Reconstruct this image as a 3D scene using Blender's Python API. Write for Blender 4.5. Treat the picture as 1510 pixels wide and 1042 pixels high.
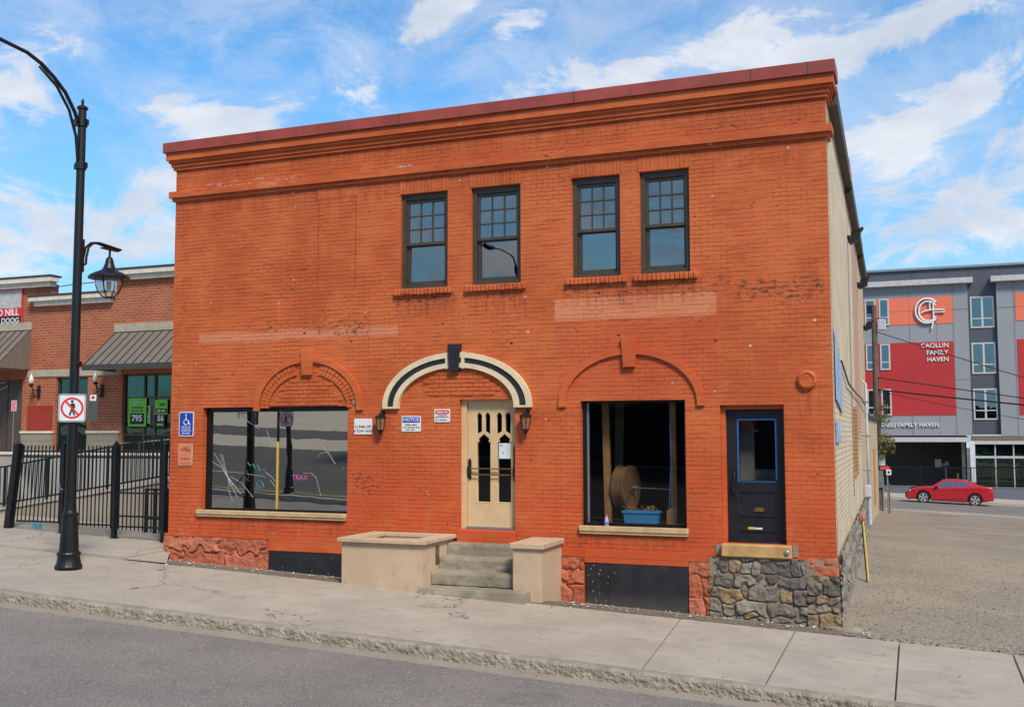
import bpy, bmesh, math, random
from mathutils import Vector, Matrix, noise as mnoise
R = math.radians
rnd = random.Random(7)
for o in list(bpy.data.objects): bpy.data.objects.remove(o)
scene = bpy.context.scene
COL = scene.collection

# ------------------------------------------------------------------ camera
FPX, YAW, PITCH, ROLL = 1529.13, R(21.2188), R(4.4319), R(-0.1039)
CAM = Vector((13.9675, -17.0, 3.0))
_cy, _sy, _cp, _sp = math.cos(YAW), math.sin(YAW), math.cos(PITCH), math.sin(PITCH)
FW = Vector((-_sy*_cp, _cy*_cp, _sp)); R0 = Vector((_cy, _sy, 0)); U0 = R0.cross(FW)
RT = math.cos(ROLL)*R0 + math.sin(ROLL)*U0; UP = -math.sin(ROLL)*R0 + math.cos(ROLL)*U0
cd = bpy.data.cameras.new('camera'); cam = bpy.data.objects.new('camera', cd); COL.objects.link(cam)
cd.sensor_width = 36; cd.lens = 36*FPX/1510; cd.clip_end = 2000; cd.clip_start = 0.1
m3 = Matrix((RT, UP, -FW)).transposed()
cam.matrix_world = Matrix.Translation(CAM) @ m3.to_4x4()
scene.camera = cam
def ray(px, py): return (px-755)/FPX*RT + (521-py)/FPX*UP + FW
def onY(px, py, Y): d = ray(px, py); return CAM + d*((Y-CAM.y)/d.y)      # survey helper: point of a real plane y = Y
def onX(px, py, X): d = ray(px, py); return CAM + d*((X-CAM.x)/d.x)

# ------------------------------------------------------------------ node helpers
class NT:
    def __init__(s, tree): s.t = tree; s.n = tree.nodes; s.l = tree.links
    def node(s, kind, **kw):
        n = s.n.new(kind)
        for k, v in kw.items(): setattr(n, k, v)
        return n
    def set(s, sock, v):
        if v is None: return
        if hasattr(v, 'links') or hasattr(v, 'is_linked'): s.l.new(v, sock)
        else:
            if isinstance(v, (tuple, list)) and len(v) == 3 and sock.type == 'RGBA': v = (*v, 1)
            sock.default_value = v
    def m(s, op, a, b=None, c=None, clamp=False):
        n = s.node('ShaderNodeMath', operation=op); n.use_clamp = clamp
        s.set(n.inputs[0], a); s.set(n.inputs[1], b)
        if c is not None: s.set(n.inputs[2], c)
        return n.outputs[0]
    def mix(s, f, a, b, blend='MIX'):
        n = s.node('ShaderNodeMix', data_type='RGBA', blend_type=blend)
        s.set(n.inputs[0], f); s.set(n.inputs[6], a); s.set(n.inputs[7], b); return n.outputs[2]
    def noise(s, vec, scale, detail=3, rough=.55, dist=0):
        n = s.node('ShaderNodeTexNoise'); s.set(n.inputs['Vector'], vec); s.set(n.inputs['Scale'], scale)
        s.set(n.inputs['Detail'], detail); s.set(n.inputs['Roughness'], rough); s.set(n.inputs['Distortion'], dist); return n
    def voro(s, vec, scale, feature='F1'):
        n = s.node('ShaderNodeTexVoronoi', feature=feature); s.set(n.inputs['Vector'], vec); s.set(n.inputs['Scale'], scale); return n
    def ramp(s, f, lo, hi, a=0., b=1.):
        n = s.node('ShaderNodeMapRange', interpolation_type='SMOOTHSTEP'); s.set(n.inputs[0], f)
        for i, v in enumerate((lo, hi, a, b)): s.set(n.inputs[i+1], v)
        return n.outputs[0]
    def vscale(s, vec, sc):
        n = s.node('ShaderNodeVectorMath', operation='MULTIPLY'); s.set(n.inputs[0], vec); n.inputs[1].default_value = sc; return n.outputs[0]
    def vadd(s, a, b):
        n = s.node('ShaderNodeVectorMath', operation='ADD'); s.set(n.inputs[0], a); s.set(n.inputs[1], b); return n.outputs[0]
    def comb(s, x, y, z):
        n = s.node('ShaderNodeCombineXYZ')
        for i, v in enumerate((x, y, z)): s.set(n.inputs[i], v)
        return n.outputs[0]
    def sep(s, v):
        n = s.node('ShaderNodeSeparateXYZ'); s.set(n.inputs[0], v); return n.outputs
    def bump(s, h, strength=.5, dist=.01, normal=None):
        n = s.node('ShaderNodeBump'); s.set(n.inputs['Strength'], strength); s.set(n.inputs['Distance'], dist); s.set(n.inputs['Height'], h)
        if normal is not None: s.set(n.inputs['Normal'], normal)
        return n.outputs[0]

# ------------------------------------------------------------------ world, sun, exposure
SUN_EL, SUN_AZ = R(47), R(138)      # azimuth from +y clockwise: the light comes from over the street, a little to the right
w = bpy.data.worlds.new('World'); scene.world = w; w.use_nodes = True
nt = NT(w.node_tree); w.node_tree.nodes.clear()
tc = nt.node('ShaderNodeTexCoord').outputs['Generated']
sky = nt.node('ShaderNodeTexSky', sky_type='NISHITA'); sky.sun_disc = False
sky.sun_elevation = SUN_EL; sky.sun_rotation = SUN_AZ; sky.air_density = 1.0; sky.dust_density = 0.4; sky.ozone_density = 2.5; sky.altitude = 500
x, y, z = nt.sep(tc)
u = nt.m('ARCTAN2', x, y); v = nt.m('ARCSINE', z)
n1 = nt.noise(nt.vscale(tc, (1, 1, 1.9)), 8.5, 12, .68, .45).outputs[0]
n2 = nt.noise(nt.vscale(tc, (1, 1, 1.8)), 1.7, 4, .5).outputs[0]
blobs = None
# cloud banks: (photo x, y of the middle, half length, half height, tilt in degrees, strength)
for (bx, by, hw, hh, tilt, st) in [
    (330,182,95,26,-3,.85), (860,122,170,26,8,.75), (1070,62,80,36,10,.75), (1290,58,250,34,17,1.0), (1420,145,150,38,25,.95),
    (1390,300,230,95,14,.66), (1500,205,80,30,25,.8), (110,345,230,95,3,.66), (30,150,120,75,10,.55), (650,15,80,26,40,.75),
    (768,35,55,20,10,.75), (480,150,170,26,12,.4), (1150,330,150,60,10,.3), (-300,200,260,120,0,.8), (1900,200,300,120,10,.8), (-700,60,300,160,0,.6), (2400,0,300,150,0,.7)]:
    d0 = ray(bx, by).normalized(); cu, cv = math.atan2(d0.x, d0.y), math.asin(d0.z)
    sc = 1529*math.cos(math.atan((bx-755)/1529))**0
    a = R(tilt); ca, sa = math.cos(a), math.sin(a)
    du = nt.m('SUBTRACT', u, cu); dv = nt.m('SUBTRACT', v, cv)
    p = nt.m('ADD', nt.m('MULTIPLY', du, ca*sc/hw), nt.m('MULTIPLY', dv, sa*sc/hw))
    q = nt.m('ADD', nt.m('MULTIPLY', du, -sa*sc/hh), nt.m('MULTIPLY', dv, ca*sc/hh))
    g = nt.m('MULTIPLY', nt.m('EXPONENT', nt.m('MULTIPLY', nt.m('ADD', nt.m('MULTIPLY', p, p), nt.m('MULTIPLY', q, q)), -.8)), st)
    blobs = g if blobs is None else nt.m('MAXIMUM', blobs, g)
far = nt.m('MULTIPLY', nt.ramp(y, .35, -.1), .42)         # the rest of the sky, over the street: broken cloud
blobs = nt.m('MAXIMUM', blobs, far)
cov = nt.m('ADD', nt.m('MULTIPLY', nt.m('ADD', nt.m('MULTIPLY', nt.m('SUBTRACT', n1, .5), 1.55), .5), 1.5), nt.m('MULTIPLY', blobs, .62))
cov = nt.m('ADD', cov, nt.m('MULTIPLY', n2, .35))
cl = nt.ramp(cov, 1.03, 1.46)
veil = nt.m('MULTIPLY', nt.ramp(nt.m('ADD', nt.m('MULTIPLY', n1, .7), nt.m('MULTIPLY', n2, .6)), .58, .80), .42)
cl = nt.m('MAXIMUM', nt.m('MULTIPLY', cl, .92), veil)
shade = nt.ramp(nt.noise(nt.vadd(nt.vscale(tc, (1, 1, 2.2)), (0, 0, .03)), 8, 5, .6).outputs[0], .3, .75)
SKY_S = .105
ccol = nt.mix(shade, (6.0, 6.6, 7.6), (8.8, 8.9, 9.2))
# heavier grey cloud stands over the street, behind the camera
grey = nt.ramp(nt.noise(nt.vadd(nt.vscale(tc, (1, 1, 1.6)), (3, 1, 0)), 4.2, 6, .6).outputs[0], .40, .60)
ccol = nt.mix(nt.ramp(y, .1, -.2), ccol, nt.mix(grey, (1.6, 2.0, 2.9), (6.4, 6.4, 6.6)))
skc = nt.mix(1.0, sky.outputs[0], (.95, 1.68, 1.98), 'MULTIPLY')
skc = nt.mix(nt.ramp(z, .40, -.02, 0, .8), skc, (3.1, 5.7, 8.2))
mixc = nt.mix(cl, skc, ccol)
bg = nt.node('ShaderNodeBackground'); nt.set(bg.inputs[0], mixc); bg.inputs[1].default_value = SKY_S
wo = nt.node('ShaderNodeOutputWorld'); nt.l.new(bg.outputs[0], wo.inputs[0])
sl = bpy.data.lights.new('sun', 'SUN'); sl.energy = 4.2; sl.angle = R(14); sl.color = (1, .90, .77)
so = bpy.data.objects.new('sun', sl); COL.objects.link(so)
sd = Vector((math.sin(SUN_AZ)*math.cos(SUN_EL), math.cos(SUN_AZ)*math.cos(SUN_EL), math.sin(SUN_EL)))
so.rotation_euler = (-sd).to_track_quat('-Z', 'Y').to_euler(); so.location = (0, -10, 30)
scene.view_settings.view_transform = 'Standard'; scene.view_settings.look = 'None'
scene.view_settings.exposure = 0.0; scene.view_settings.gamma = 1.0
scene.render.engine = 'CYCLES'

# ------------------------------------------------------------------ materials
def newmat(name):
    m = bpy.data.materials.new(name); m.use_nodes = True; t = NT(m.node_tree)
    b = m.node_tree.nodes['Principled BSDF']; oc = t.node('ShaderNodeTexCoord').outputs['Object']
    return m, t, b, oc
def simple(name, col, rough=.6, metal=0, var=.12, scale=6, bump=0, bscale=60, spec=.5, coat=0):
    m, t, b, oc = newmat(name)
    n = t.noise(oc, scale, 5, .6).outputs[0]
    f = t.ramp(n, .3, .7, 1-var, 1+var)
    c = t.node('ShaderNodeVectorMath', operation='SCALE'); c.inputs[0].default_value = col; t.set(c.inputs['Scale'], f)
    t.set(b.inputs['Base Color'], c.outputs[0]); b.inputs['Roughness'].default_value = rough; b.inputs['Metallic'].default_value = metal
    b.inputs['Specular IOR Level'].default_value = spec; b.inputs['Coat Weight'].default_value = coat
    if bump: t.set(b.inputs['Normal'], t.bump(t.noise(oc, bscale, 4, .6).outputs[0], bump, .01))
    return m
def boxmask(t, a, b_, x0, x1, z0, z1, soft=.01):
    m = t.m('MULTIPLY', t.ramp(a, x0-soft, x0+soft), t.ramp(a, x1+soft, x1-soft))
    return t.m('MULTIPLY', m, t.m('MULTIPLY', t.ramp(b_, z0-soft, z0+soft), t.ramp(b_, z1+soft, z1-soft)))

def brick_paint(name, joints=1.0):
    m, t, b, oc = newmat(name)
    x, y, z = t.sep(oc)
    h = t.m('ADD', x, y)
    wob = t.noise(oc, 1.3, 3).outputs[0]; wob2 = t.noise(t.vadd(oc, (7, 3, 1)), 9, 2).outputs[0]
    zz = t.m('ADD', z, t.m('ADD', t.m('MULTIPLY', wob, .035), t.m('MULTIPLY', wob2, .012)))
    hh = t.m('ADD', h, t.m('MULTIPLY', wob2, .03))
    bt = t.node('ShaderNodeTexBrick'); t.set(bt.inputs['Vector'], t.comb(hh, zz, 0))
    bt.inputs['Scale'].default_value = 1; bt.inputs['Brick Width'].default_value = .215; bt.inputs['Row Height'].default_value = .0735
    bt.inputs['Mortar Size'].default_value = .0055; bt.inputs['Mortar Smooth'].default_value = .6; bt.inputs['Bias'].default_value = 0
    bt.inputs['Color1'].default_value = (0, 0, 0, 1); bt.inputs['Color2'].default_value = (1, 1, 1, 1); bt.inputs['Mortar'].default_value = (.5, .5, .5, 1)
    joint = bt.outputs['Fac']; per = t.sep(bt.outputs['Color'])[0]
    big = t.noise(oc, .55, 5, .6).outputs[0]; mid = t.noise(t.vadd(oc, (4, 9, 2)), 2.6, 5, .6).outputs[0]
    streak = t.noise(t.vscale(oc, (1.2, 1.2, 14)), 1.3, 5, .65).outputs[0]
    fine = t.noise(oc, 45, 5, .65).outputs[0]
    c = t.mix(t.ramp(big, .38, .62), (.485, .097, .025), (.60, .142, .040))
    c = t.mix(t.m('MULTIPLY', t.ramp(mid, .5, .75), .6), c, (.60, .150, .045))
    c = t.mix(t.m('MULTIPLY', t.ramp(streak, .50, .66), .55), c, (.34, .052, .014))
    c = t.mix(t.m('MULTIPLY', per, .13), c, (.34, .052, .014))
    # redder newer coat low on the wall
    low = t.m('MULTIPLY', t.ramp(z, 3.5, 1.4), .55)
    c = t.mix(t.m('MULTIPLY', low, t.ramp(mid, .3, .6)), c, (.56, .066, .02))
    # faded rectangles where signs used to hang
    zn = t.m('ADD', z, t.m('MULTIPLY', t.m('SUBTRACT', fine, .5), .05))
    xn = t.m('ADD', x, t.m('MULTIPLY', t.m('SUBTRACT', fine, .5), .04))
    p1 = boxmask(t, xn, zn, 8.17, 10.97, 4.95, 5.325)
    zn2 = t.m('ADD', z, t.m('MULTIPLY', t.m('SUBTRACT', mid, .5), .16))
    p2 = boxmask(t, xn, zn2, .65, 5.1, 4.82, 5.0, .03)
    c = t.mix(t.m('MULTIPLY', p1, t.ramp(mid, .2, .6, .45, .8)), c, (.64, .235, .115))
    c = t.mix(t.m('MULTIPLY', p2, .85), c, (.62, .22, .115))
    p3 = boxmask(t, xn, zn, 8.15, 8.45, 4.35, 4.93)
    c = t.mix(t.m('MULTIPLY', p3, .3), c, (.42, .10, .055))
    p4 = boxmask(t, xn, zn, 8.2, 10.95, 3.62, 4.93, .02)
    c = t.mix(t.m('MULTIPLY', p4, .28), c, (.52, .072, .03))
    # shade and grime painted in joints: bed nearly everywhere, upright only in patches
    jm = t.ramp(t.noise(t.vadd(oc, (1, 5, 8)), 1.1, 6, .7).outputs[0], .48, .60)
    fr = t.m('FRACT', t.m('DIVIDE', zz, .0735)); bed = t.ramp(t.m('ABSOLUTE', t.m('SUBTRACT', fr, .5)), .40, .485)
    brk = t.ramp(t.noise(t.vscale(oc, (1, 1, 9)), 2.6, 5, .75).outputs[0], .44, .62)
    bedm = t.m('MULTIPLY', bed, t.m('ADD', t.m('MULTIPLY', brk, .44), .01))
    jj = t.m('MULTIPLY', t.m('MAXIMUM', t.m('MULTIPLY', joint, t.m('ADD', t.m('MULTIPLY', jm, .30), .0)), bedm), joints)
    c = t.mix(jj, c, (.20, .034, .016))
    # flaked paint: pale mortar, dark holes
    vv = t.voro(t.vscale(oc, (1, 1, 1.5)), 3.1); cell = t.sep(vv.outputs['Color'])
    nearz = t.m('ADD', boxmask(t, x, z, 0, 12.8, 4.4, 5.5, .2), boxmask(t, x, z, 0, 12.8, 7.6, 8.2, .1))
    rad = t.m('ADD', vv.outputs['Distance'], t.m('MULTIPLY', t.m('SUBTRACT', fine, .5), .10))
    spot = t.m('MULTIPLY', t.m('LESS_THAN', rad, t.m('ADD', .06, t.m('MULTIPLY', nearz, .04))), t.m('GREATER_THAN', cell[0], .60))
    edge = boxmask(t, x, z, -.3, .3, 2.5, 9, .1)
    spot2 = t.m('MULTIPLY', t.m('LESS_THAN', t.m('ADD', t.voro(t.vadd(oc, (3, 3, 3)), 5.5).outputs['Distance'], t.m('MULTIPLY', t.m('SUBTRACT', fine, .5), .2)), .09), t.ramp(t.m('ADD', t.noise(oc, .8, 4).outputs[0], t.m('MULTIPLY', edge, .2)), .57, .60))
    c = t.mix(spot, c, t.mix(t.m('GREATER_THAN', cell[1], .45), (.06, .03, .025), (.55, .48, .40)))
    c = t.mix(t.m('MULTIPLY', spot2, .8), c, (.07, .03, .02))
    # ragged flaking band below the upper windows and along the course under the parapet
    rz = t.m('ADD', z, t.m('MULTIPLY', t.m('SUBTRACT', t.noise(oc, 2.2, 4).outputs[0], .5), .5))
    rag = t.m('MULTIPLY', boxmask(t, x, rz, .2, 12.6, 5.06, 5.2, .03), t.ramp(t.noise(t.vscale(oc, (1, 1, 2)), 9, 5, .7).outputs[0], .60, .66))
    c = t.mix(t.m('MULTIPLY', rag, .75), c, (.10, .045, .03))
    # named patches of flaked, grimy brick
    hf = t.noise(t.vscale(oc, (1, 1, 2.4)), 8, 7, .78).outputs[0]
    xr = t.m('ADD', x, t.m('MULTIPLY', t.m('SUBTRACT', mid, .5), .5))
    for (a0, a1, b0, b1, th, dark) in ((.7, 2.9, 7.93, 8.0, .56, 0), (3.35, 4.5, 4.90, 5.04, .56, 1), (1.6, 4.6, 4.98, 5.22, .60, 1), (4.15, 4.8, 1.85, 2.35, .58, 1), (8.3, 11.2, 5.30, 5.55, .585, 1), (11.3, 12.7, 5.15, 5.50, .565, 1),
            (8.2, 10.9, 4.78, 4.95, .62, 1), (5.1, 6.3, 5.35, 5.6, .58, 1), (6.5, 7.7, 5.38, 5.6, .60, 1), (.02, .28, 3.6, 8.3, .61, 1), (.02, .25, 2.6, 5.2, .65, 0), (10.8, 12.7, 7.95, 8.15, .60, 1), (7.4, 8.6, 7.9, 8.1, .60, 1), (5.2, 11.2, 7.55, 7.78, .64, 1), (8.9, 12.6, 1.05, 1.30, .67, 0), (.05, 2.6, 1.06, 1.5, .64, 0), (2.0, 3.3, 5.6, 6.4, .62, 1)):
        mk_ = t.m('MULTIPLY', boxmask(t, xr, rz, a0, a1, b0, b1, .05), t.ramp(hf, th-.045, th-.02))
        c = t.mix(t.m('MULTIPLY', mk_, .85), c, (.075, .034, .022) if dark else (.50, .40, .33))
    # water grime below the sills and the mouldings
    drip = t.ramp(t.noise(t.vscale(oc, (5, 5, .5)), 2.2, 5, .7).outputs[0], .45, .62)
    for (a0, a1, b0, b1, k_) in ((5.05, 6.25, 5.15, 5.56, .5), (6.45, 7.65, 5.15, 5.56, .5), (8.35, 9.5, 5.2, 5.56, .45), (9.6, 10.7, 5.2, 5.56, .45), (.7, 4.1, 1.06, 1.44, .3), (8.5, 10.5, 1.06, 1.34, .35), (0, 12.8, 7.35, 7.73, .25), (0, 12.8, 8.1, 8.38, .3), (12.2, 12.6, 3.2, 3.75, .4)):
        c = t.mix(t.m('MULTIPLY', t.m('MULTIPLY', boxmask(t, x, z, a0, a1, b0, b1, .10), drip), k_), c, (.14, .04, .02))
    t.set(b.inputs['Base Color'], c); b.inputs['Roughness'].default_value = .66; b.inputs['Specular IOR Level'].default_value = .3
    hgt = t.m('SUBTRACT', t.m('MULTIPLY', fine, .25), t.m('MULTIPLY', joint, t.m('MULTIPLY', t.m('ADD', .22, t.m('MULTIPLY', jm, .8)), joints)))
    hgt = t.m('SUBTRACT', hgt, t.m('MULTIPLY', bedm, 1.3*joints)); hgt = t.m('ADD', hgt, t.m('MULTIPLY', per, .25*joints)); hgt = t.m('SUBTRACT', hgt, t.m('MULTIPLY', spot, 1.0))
    hgt = t.m('ADD', hgt, t.m('MULTIPLY', mid, .6))
    t.set(b.inputs['Normal'], t.bump(hgt, 1.0, .014))
    return m

def brick_plain(name, c1, c2, mortar, bw=.215, rh=.075, ms=.008, bump=.5, along='x'):
    m, t, b, oc = newmat(name); x, y, z = t.sep(oc); h = t.m('ADD', x, y)
    bt = t.node('ShaderNodeTexBrick'); t.set(bt.inputs['Vector'], t.comb(h, z, 0))
    bt.inputs['Scale'].default_value = 1; bt.inputs['Brick Width'].default_value = bw; bt.inputs['Row Height'].default_value = rh
    bt.inputs['Mortar Size'].default_value = ms; bt.inputs['Mortar Smooth'].default_value = .3
    bt.inputs['Color1'].default_value = (*c1, 1); bt.inputs['Color2'].default_value = (*c2, 1); bt.inputs['Mortar'].default_value = (*mortar, 1)
    n = t.noise(oc, 1.2, 5, .6).outputs[0]
    c = t.mix(t.ramp(n, .3, .7, 0, .35), bt.outputs['Color'], (c1[0]*.6, c1[1]*.6, c1[2]*.6))
    t.set(b.inputs['Base Color'], c); b.inputs['Roughness'].default_value = .8; b.inputs['Specular IOR Level'].default_value = .25
    t.set(b.inputs['Normal'], t.bump(t.m('MULTIPLY', bt.outputs['Fac'], -1), bump, .01))
    return m

def side_paint():
    m, t, b, oc = newmat('cream painted side brick'); x, y, z = t.sep(oc)
    wob2 = t.noise(oc, 9, 2).outputs[0]
    bt = t.node('ShaderNodeTexBrick'); t.set(bt.inputs['Vector'], t.comb(y, t.m('ADD', z, t.m('MULTIPLY', wob2, .012)), 0))
    bt.inputs['Scale'].default_value = 1; bt.inputs['Brick Width'].default_value = .30; bt.inputs['Row Height'].default_value = .098
    bt.inputs['Mortar Size'].default_value = .008; bt.inputs['Mortar Smooth'].default_value = .4
    joint = bt.outputs['Fac']; mid = t.noise(oc, 2.0, 5, .6).outputs[0]; fine = t.noise(oc, 30, 4, .6).outputs[0]
    c = t.mix(t.ramp(mid, .35, .7), (.72, .585, .395), (.60, .475, .30))
    yn = t.m('ADD', y, t.m('MULTIPLY', mid, .7))
    pink = t.m('MULTIPLY', t.ramp(yn, 10.6, 10.7), t.ramp(yn, 15.0, 14.9)); pink = t.m('MULTIPLY', pink, t.ramp(z, 2.2, 3.2))
    c = t.mix(t.m('MULTIPLY', pink, .8), c, (.52, .25, .17))
    tan = t.ramp(yn, 15.2, 15.3); c = t.mix(t.m('MULTIPLY', tan, .7), c, (.56, .40, .23))
    c = t.mix(t.m('MULTIPLY', joint, t.ramp(mid, .3, .6, .25, .65)), c, (.22, .16, .10))
    ch = t.m('MULTIPLY', t.m('LESS_THAN', t.m('ADD', t.voro(oc, 1.7).outputs['Distance'], t.m('MULTIPLY', fine, .2)), .17), t.m('GREATER_THAN', mid, .52))
    c = t.mix(ch, c, (.24, .12, .07))
    t.set(b.inputs['Base Color'], c); b.inputs['Roughness'].default_value = .75
    t.set(b.inputs['Normal'], t.bump(t.m('SUBTRACT', t.m('MULTIPLY', fine, .3), joint), .8, .02))
    return m

def stone_mat(name, cols, rough=.85, extra=None):
    m, t, b, oc = newmat(name)
    g = t.node('ShaderNodeNewGeometry').outputs['Random Per Island']
    n = t.noise(oc, 5, 6, .65).outputs[0]; f = t.noise(oc, 38, 5, .7).outputs[0]
    cr = t.node('ShaderNodeValToRGB'); t.set(cr.inputs[0], g); el = cr.color_ramp.elements
    el[0].position = 0; el[0].color = (*cols[0], 1); el[1].position = 1; el[1].color = (*cols[-1], 1)
    for i, c in enumerate(cols[1:-1]): e = el.new((i+1)/(len(cols)-1)); e.color = (*c, 1)
    cr.color_ramp.interpolation = 'CONSTANT' if len(cols) > 3 else 'LINEAR'
    c = t.mix(t.ramp(n, .3, .7, 0, .6), cr.outputs[0], extra or tuple(v*.55 for v in cols[0]))
    c = t.mix(t.ramp(f, .55, .8, 0, .35), c, (.42, .38, .33))
    t.set(b.inputs['Base Color'], c); b.inputs['Roughness'].default_value = rough; b.inputs['Specular IOR Level'].default_value = .25
    t.set(b.inputs['Normal'], t.bump(t.m('ADD', n, t.m('MULTIPLY', f, .5)), .7, .03))
    return m

def concrete(name, c1, c2, stains=.35, cracks=False, island=False, bump=.25):
    m, t, b, oc = newmat(name)
    n = t.noise(oc, .9, 7, .62).outputs[0]; n2 = t.noise(t.vadd(oc, (5, 1, 7)), 3.5, 6, .65).outputs[0]; f = t.noise(oc, 70, 4, .75).outputs[0]
    c = t.mix(t.ramp(n, .3, .7), c1, c2)
    if island:
        g = t.node('ShaderNodeNewGeometry').outputs['Random Per Island']; c = t.mix(t.m('MULTIPLY', g, .35), c, tuple(v*.72 for v in c1))
    c = t.mix(t.ramp(n2, .5, .78, 0, stains), c, tuple(v*.5 for v in c1))
    c = t.mix(t.ramp(f, .35, .75, .22, 0), c, tuple(v*.45 for v in c1))
    rust = t.ramp(t.noise(t.vadd(oc, (9, 9, 1)), 1.6, 4).outputs[0], .62, .72, 0, .22); c = t.mix(rust, c, (.36, .22, .13))
    sp = t.m('MULTIPLY', t.m('LESS_THAN', t.voro(oc, 6.5).outputs['Distance'], .07), t.m('GREATER_THAN', n2, .47)); c = t.mix(t.m('MULTIPLY', sp, .7), c, (.07, .06, .055))
    h = t.m('ADD', f, t.m('MULTIPLY', n2, .5))
    if cracks:
        vv = t.voro(t.vadd(oc, t.vscale(t.noise(oc, 2.5, 5, .6).outputs['Color'], (.7, .7, .7))), .33, 'DISTANCE_TO_EDGE').outputs['Distance']
        ck = t.m('MULTIPLY', t.m('LESS_THAN', vv, .0035), t.ramp(t.noise(t.vadd(oc, (2, 8, 3)), .45, 2).outputs[0], .50, .54))
        c = t.mix(t.m('MULTIPLY', ck, .85), c, (.07, .055, .045)); h = t.m('SUBTRACT', h, t.m('MULTIPLY', ck, 2))
    t.set(b.inputs['Base Color'], c); b.inputs['Roughness'].default_value = .85; b.inputs['Specular IOR Level'].default_value = .25
    t.set(b.inputs['Normal'], t.bump(h, bump, .008))
    return m

def asphalt(name, base=.16, patch=True):
    m, t, b, oc = newmat(name)
    f = t.noise(oc, 48, 4, .8).outputs[0]; n = t.noise(oc, .7, 5, .6).outputs[0]; n3 = t.noise(oc, 9, 5, .75).outputs[0]
    c = t.mix(t.ramp(n, .3, .7), (base*1.0, base*.90, base*.78), (base*.78, base*.71, base*.62))
    c = t.mix(t.ramp(f, .52, .68, 0, .75), c, (base*2.5, base*2.35, base*2.15)); c = t.mix(t.ramp(f, .48, .34, 0, .8), c, (base*.35, base*.35, base*.36))
    c = t.mix(t.ramp(n3, .52, .75, 0, .5), c, (base*.42, base*.42, base*.42))
    oil = t.ramp(t.noise(t.vadd(oc, (3, 3, 3)), .9, 4, .6).outputs[0], .60, .74, 0, .4); c = t.mix(oil, c, (base*.45, base*.44, base*.43))
    t.set(b.inputs['Base Color'], c); b.inputs['Roughness'].default_value = .8; b.inputs['Specular IOR Level'].default_value = .3
    t.set(b.inputs['Normal'], t.bump(t.m('ADD', f, n3), .8, .012))
    return m

def gravel_mat(name):
    m, t, b, oc = newmat(name); x, y, z = t.sep(oc)
    n = t.noise(oc, .35, 6, .62).outputs[0]; f = t.noise(oc, 21, 6, .85).outputs[0]; v = t.voro(oc, 27); cell = t.sep(v.outputs['Color'])[0]
    c = t.mix(t.ramp(n, .35, .65), (.34, .275, .205), (.255, .21, .16))
    c = t.mix(t.ramp(t.m('MULTIPLY', cell, 1.0), .2, 1, 0, .45), c, (.42, .38, .32)); c = t.mix(t.ramp(f, .50, .36, 0, .6), c, (.13, .105, .08))
    c = t.mix(t.ramp(f, .56, .68, 0, .75), c, (.50, .46, .40))
    soil = t.m('MULTIPLY', t.ramp(t.m('ADD', y, t.m('MULTIPLY', n, .3)), .25, -.1), t.ramp(t.m('ADD', x, t.m('MULTIPLY', n, 1.2)), 13.9, 13.3)); c = t.mix(t.m('MULTIPLY', soil, .62), c, (.12, .088, .060))
    farg = t.ramp(y, 8, 26, 0, .75); c = t.mix(farg, c, t.mix(t.ramp(t.noise(t.vscale(oc, (1, 3, 1)), .5, 5).outputs[0], .4, .6), (.22, .18, .145), (.31, .25, .195)))
    t.set(b.inputs['Base Color'], c); b.inputs['Roughness'].default_value = .95; b.inputs['Specular IOR Level'].default_value = .15
    t.set(b.inputs['Normal'], t.bump(t.m('ADD', f, t.m('MULTIPLY', v.outputs['Distance'], .8)), 1.0, .02))
    return m

def glass_mat(name, refl, tint=(.35, .38, .38), wav=.002, rough=.0, gcol=(1, 1, 1), trans=1.0, wsc=1.1):
    m, t, b, oc = newmat(name)
    t.n.remove(b); out = t.n['Material Output']
    tr = t.node('ShaderNodeBsdfTransparent'); tr.inputs[0].default_value = (*[c*trans for c in tint], 1)
    gl = t.node('ShaderNodeBsdfGlossy'); gl.inputs[0].default_value = (*gcol, 1); gl.inputs['Roughness'].default_value = rough
    nz = t.noise(oc, wsc, 2, .4).outputs[0]
    t.set(gl.inputs['Normal'], t.bump(nz, 1.0, wav))
    mx = t.node('ShaderNodeMixShader'); mx.inputs[0].default_value = refl
    t.l.new(tr.outputs[0], mx.inputs[1]); t.l.new(gl.outputs[0], mx.inputs[2]); t.l.new(mx.outputs[0], out.inputs[0])
    return m

def emis(name, col, s=1):
    m, t, b, oc = newmat(name); b.inputs['Base Color'].default_value = (0, 0, 0, 1); b.inputs['Emission Color'].default_value = (*col, 1); b.inputs['Emission Strength'].default_value = s
    return m

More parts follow.
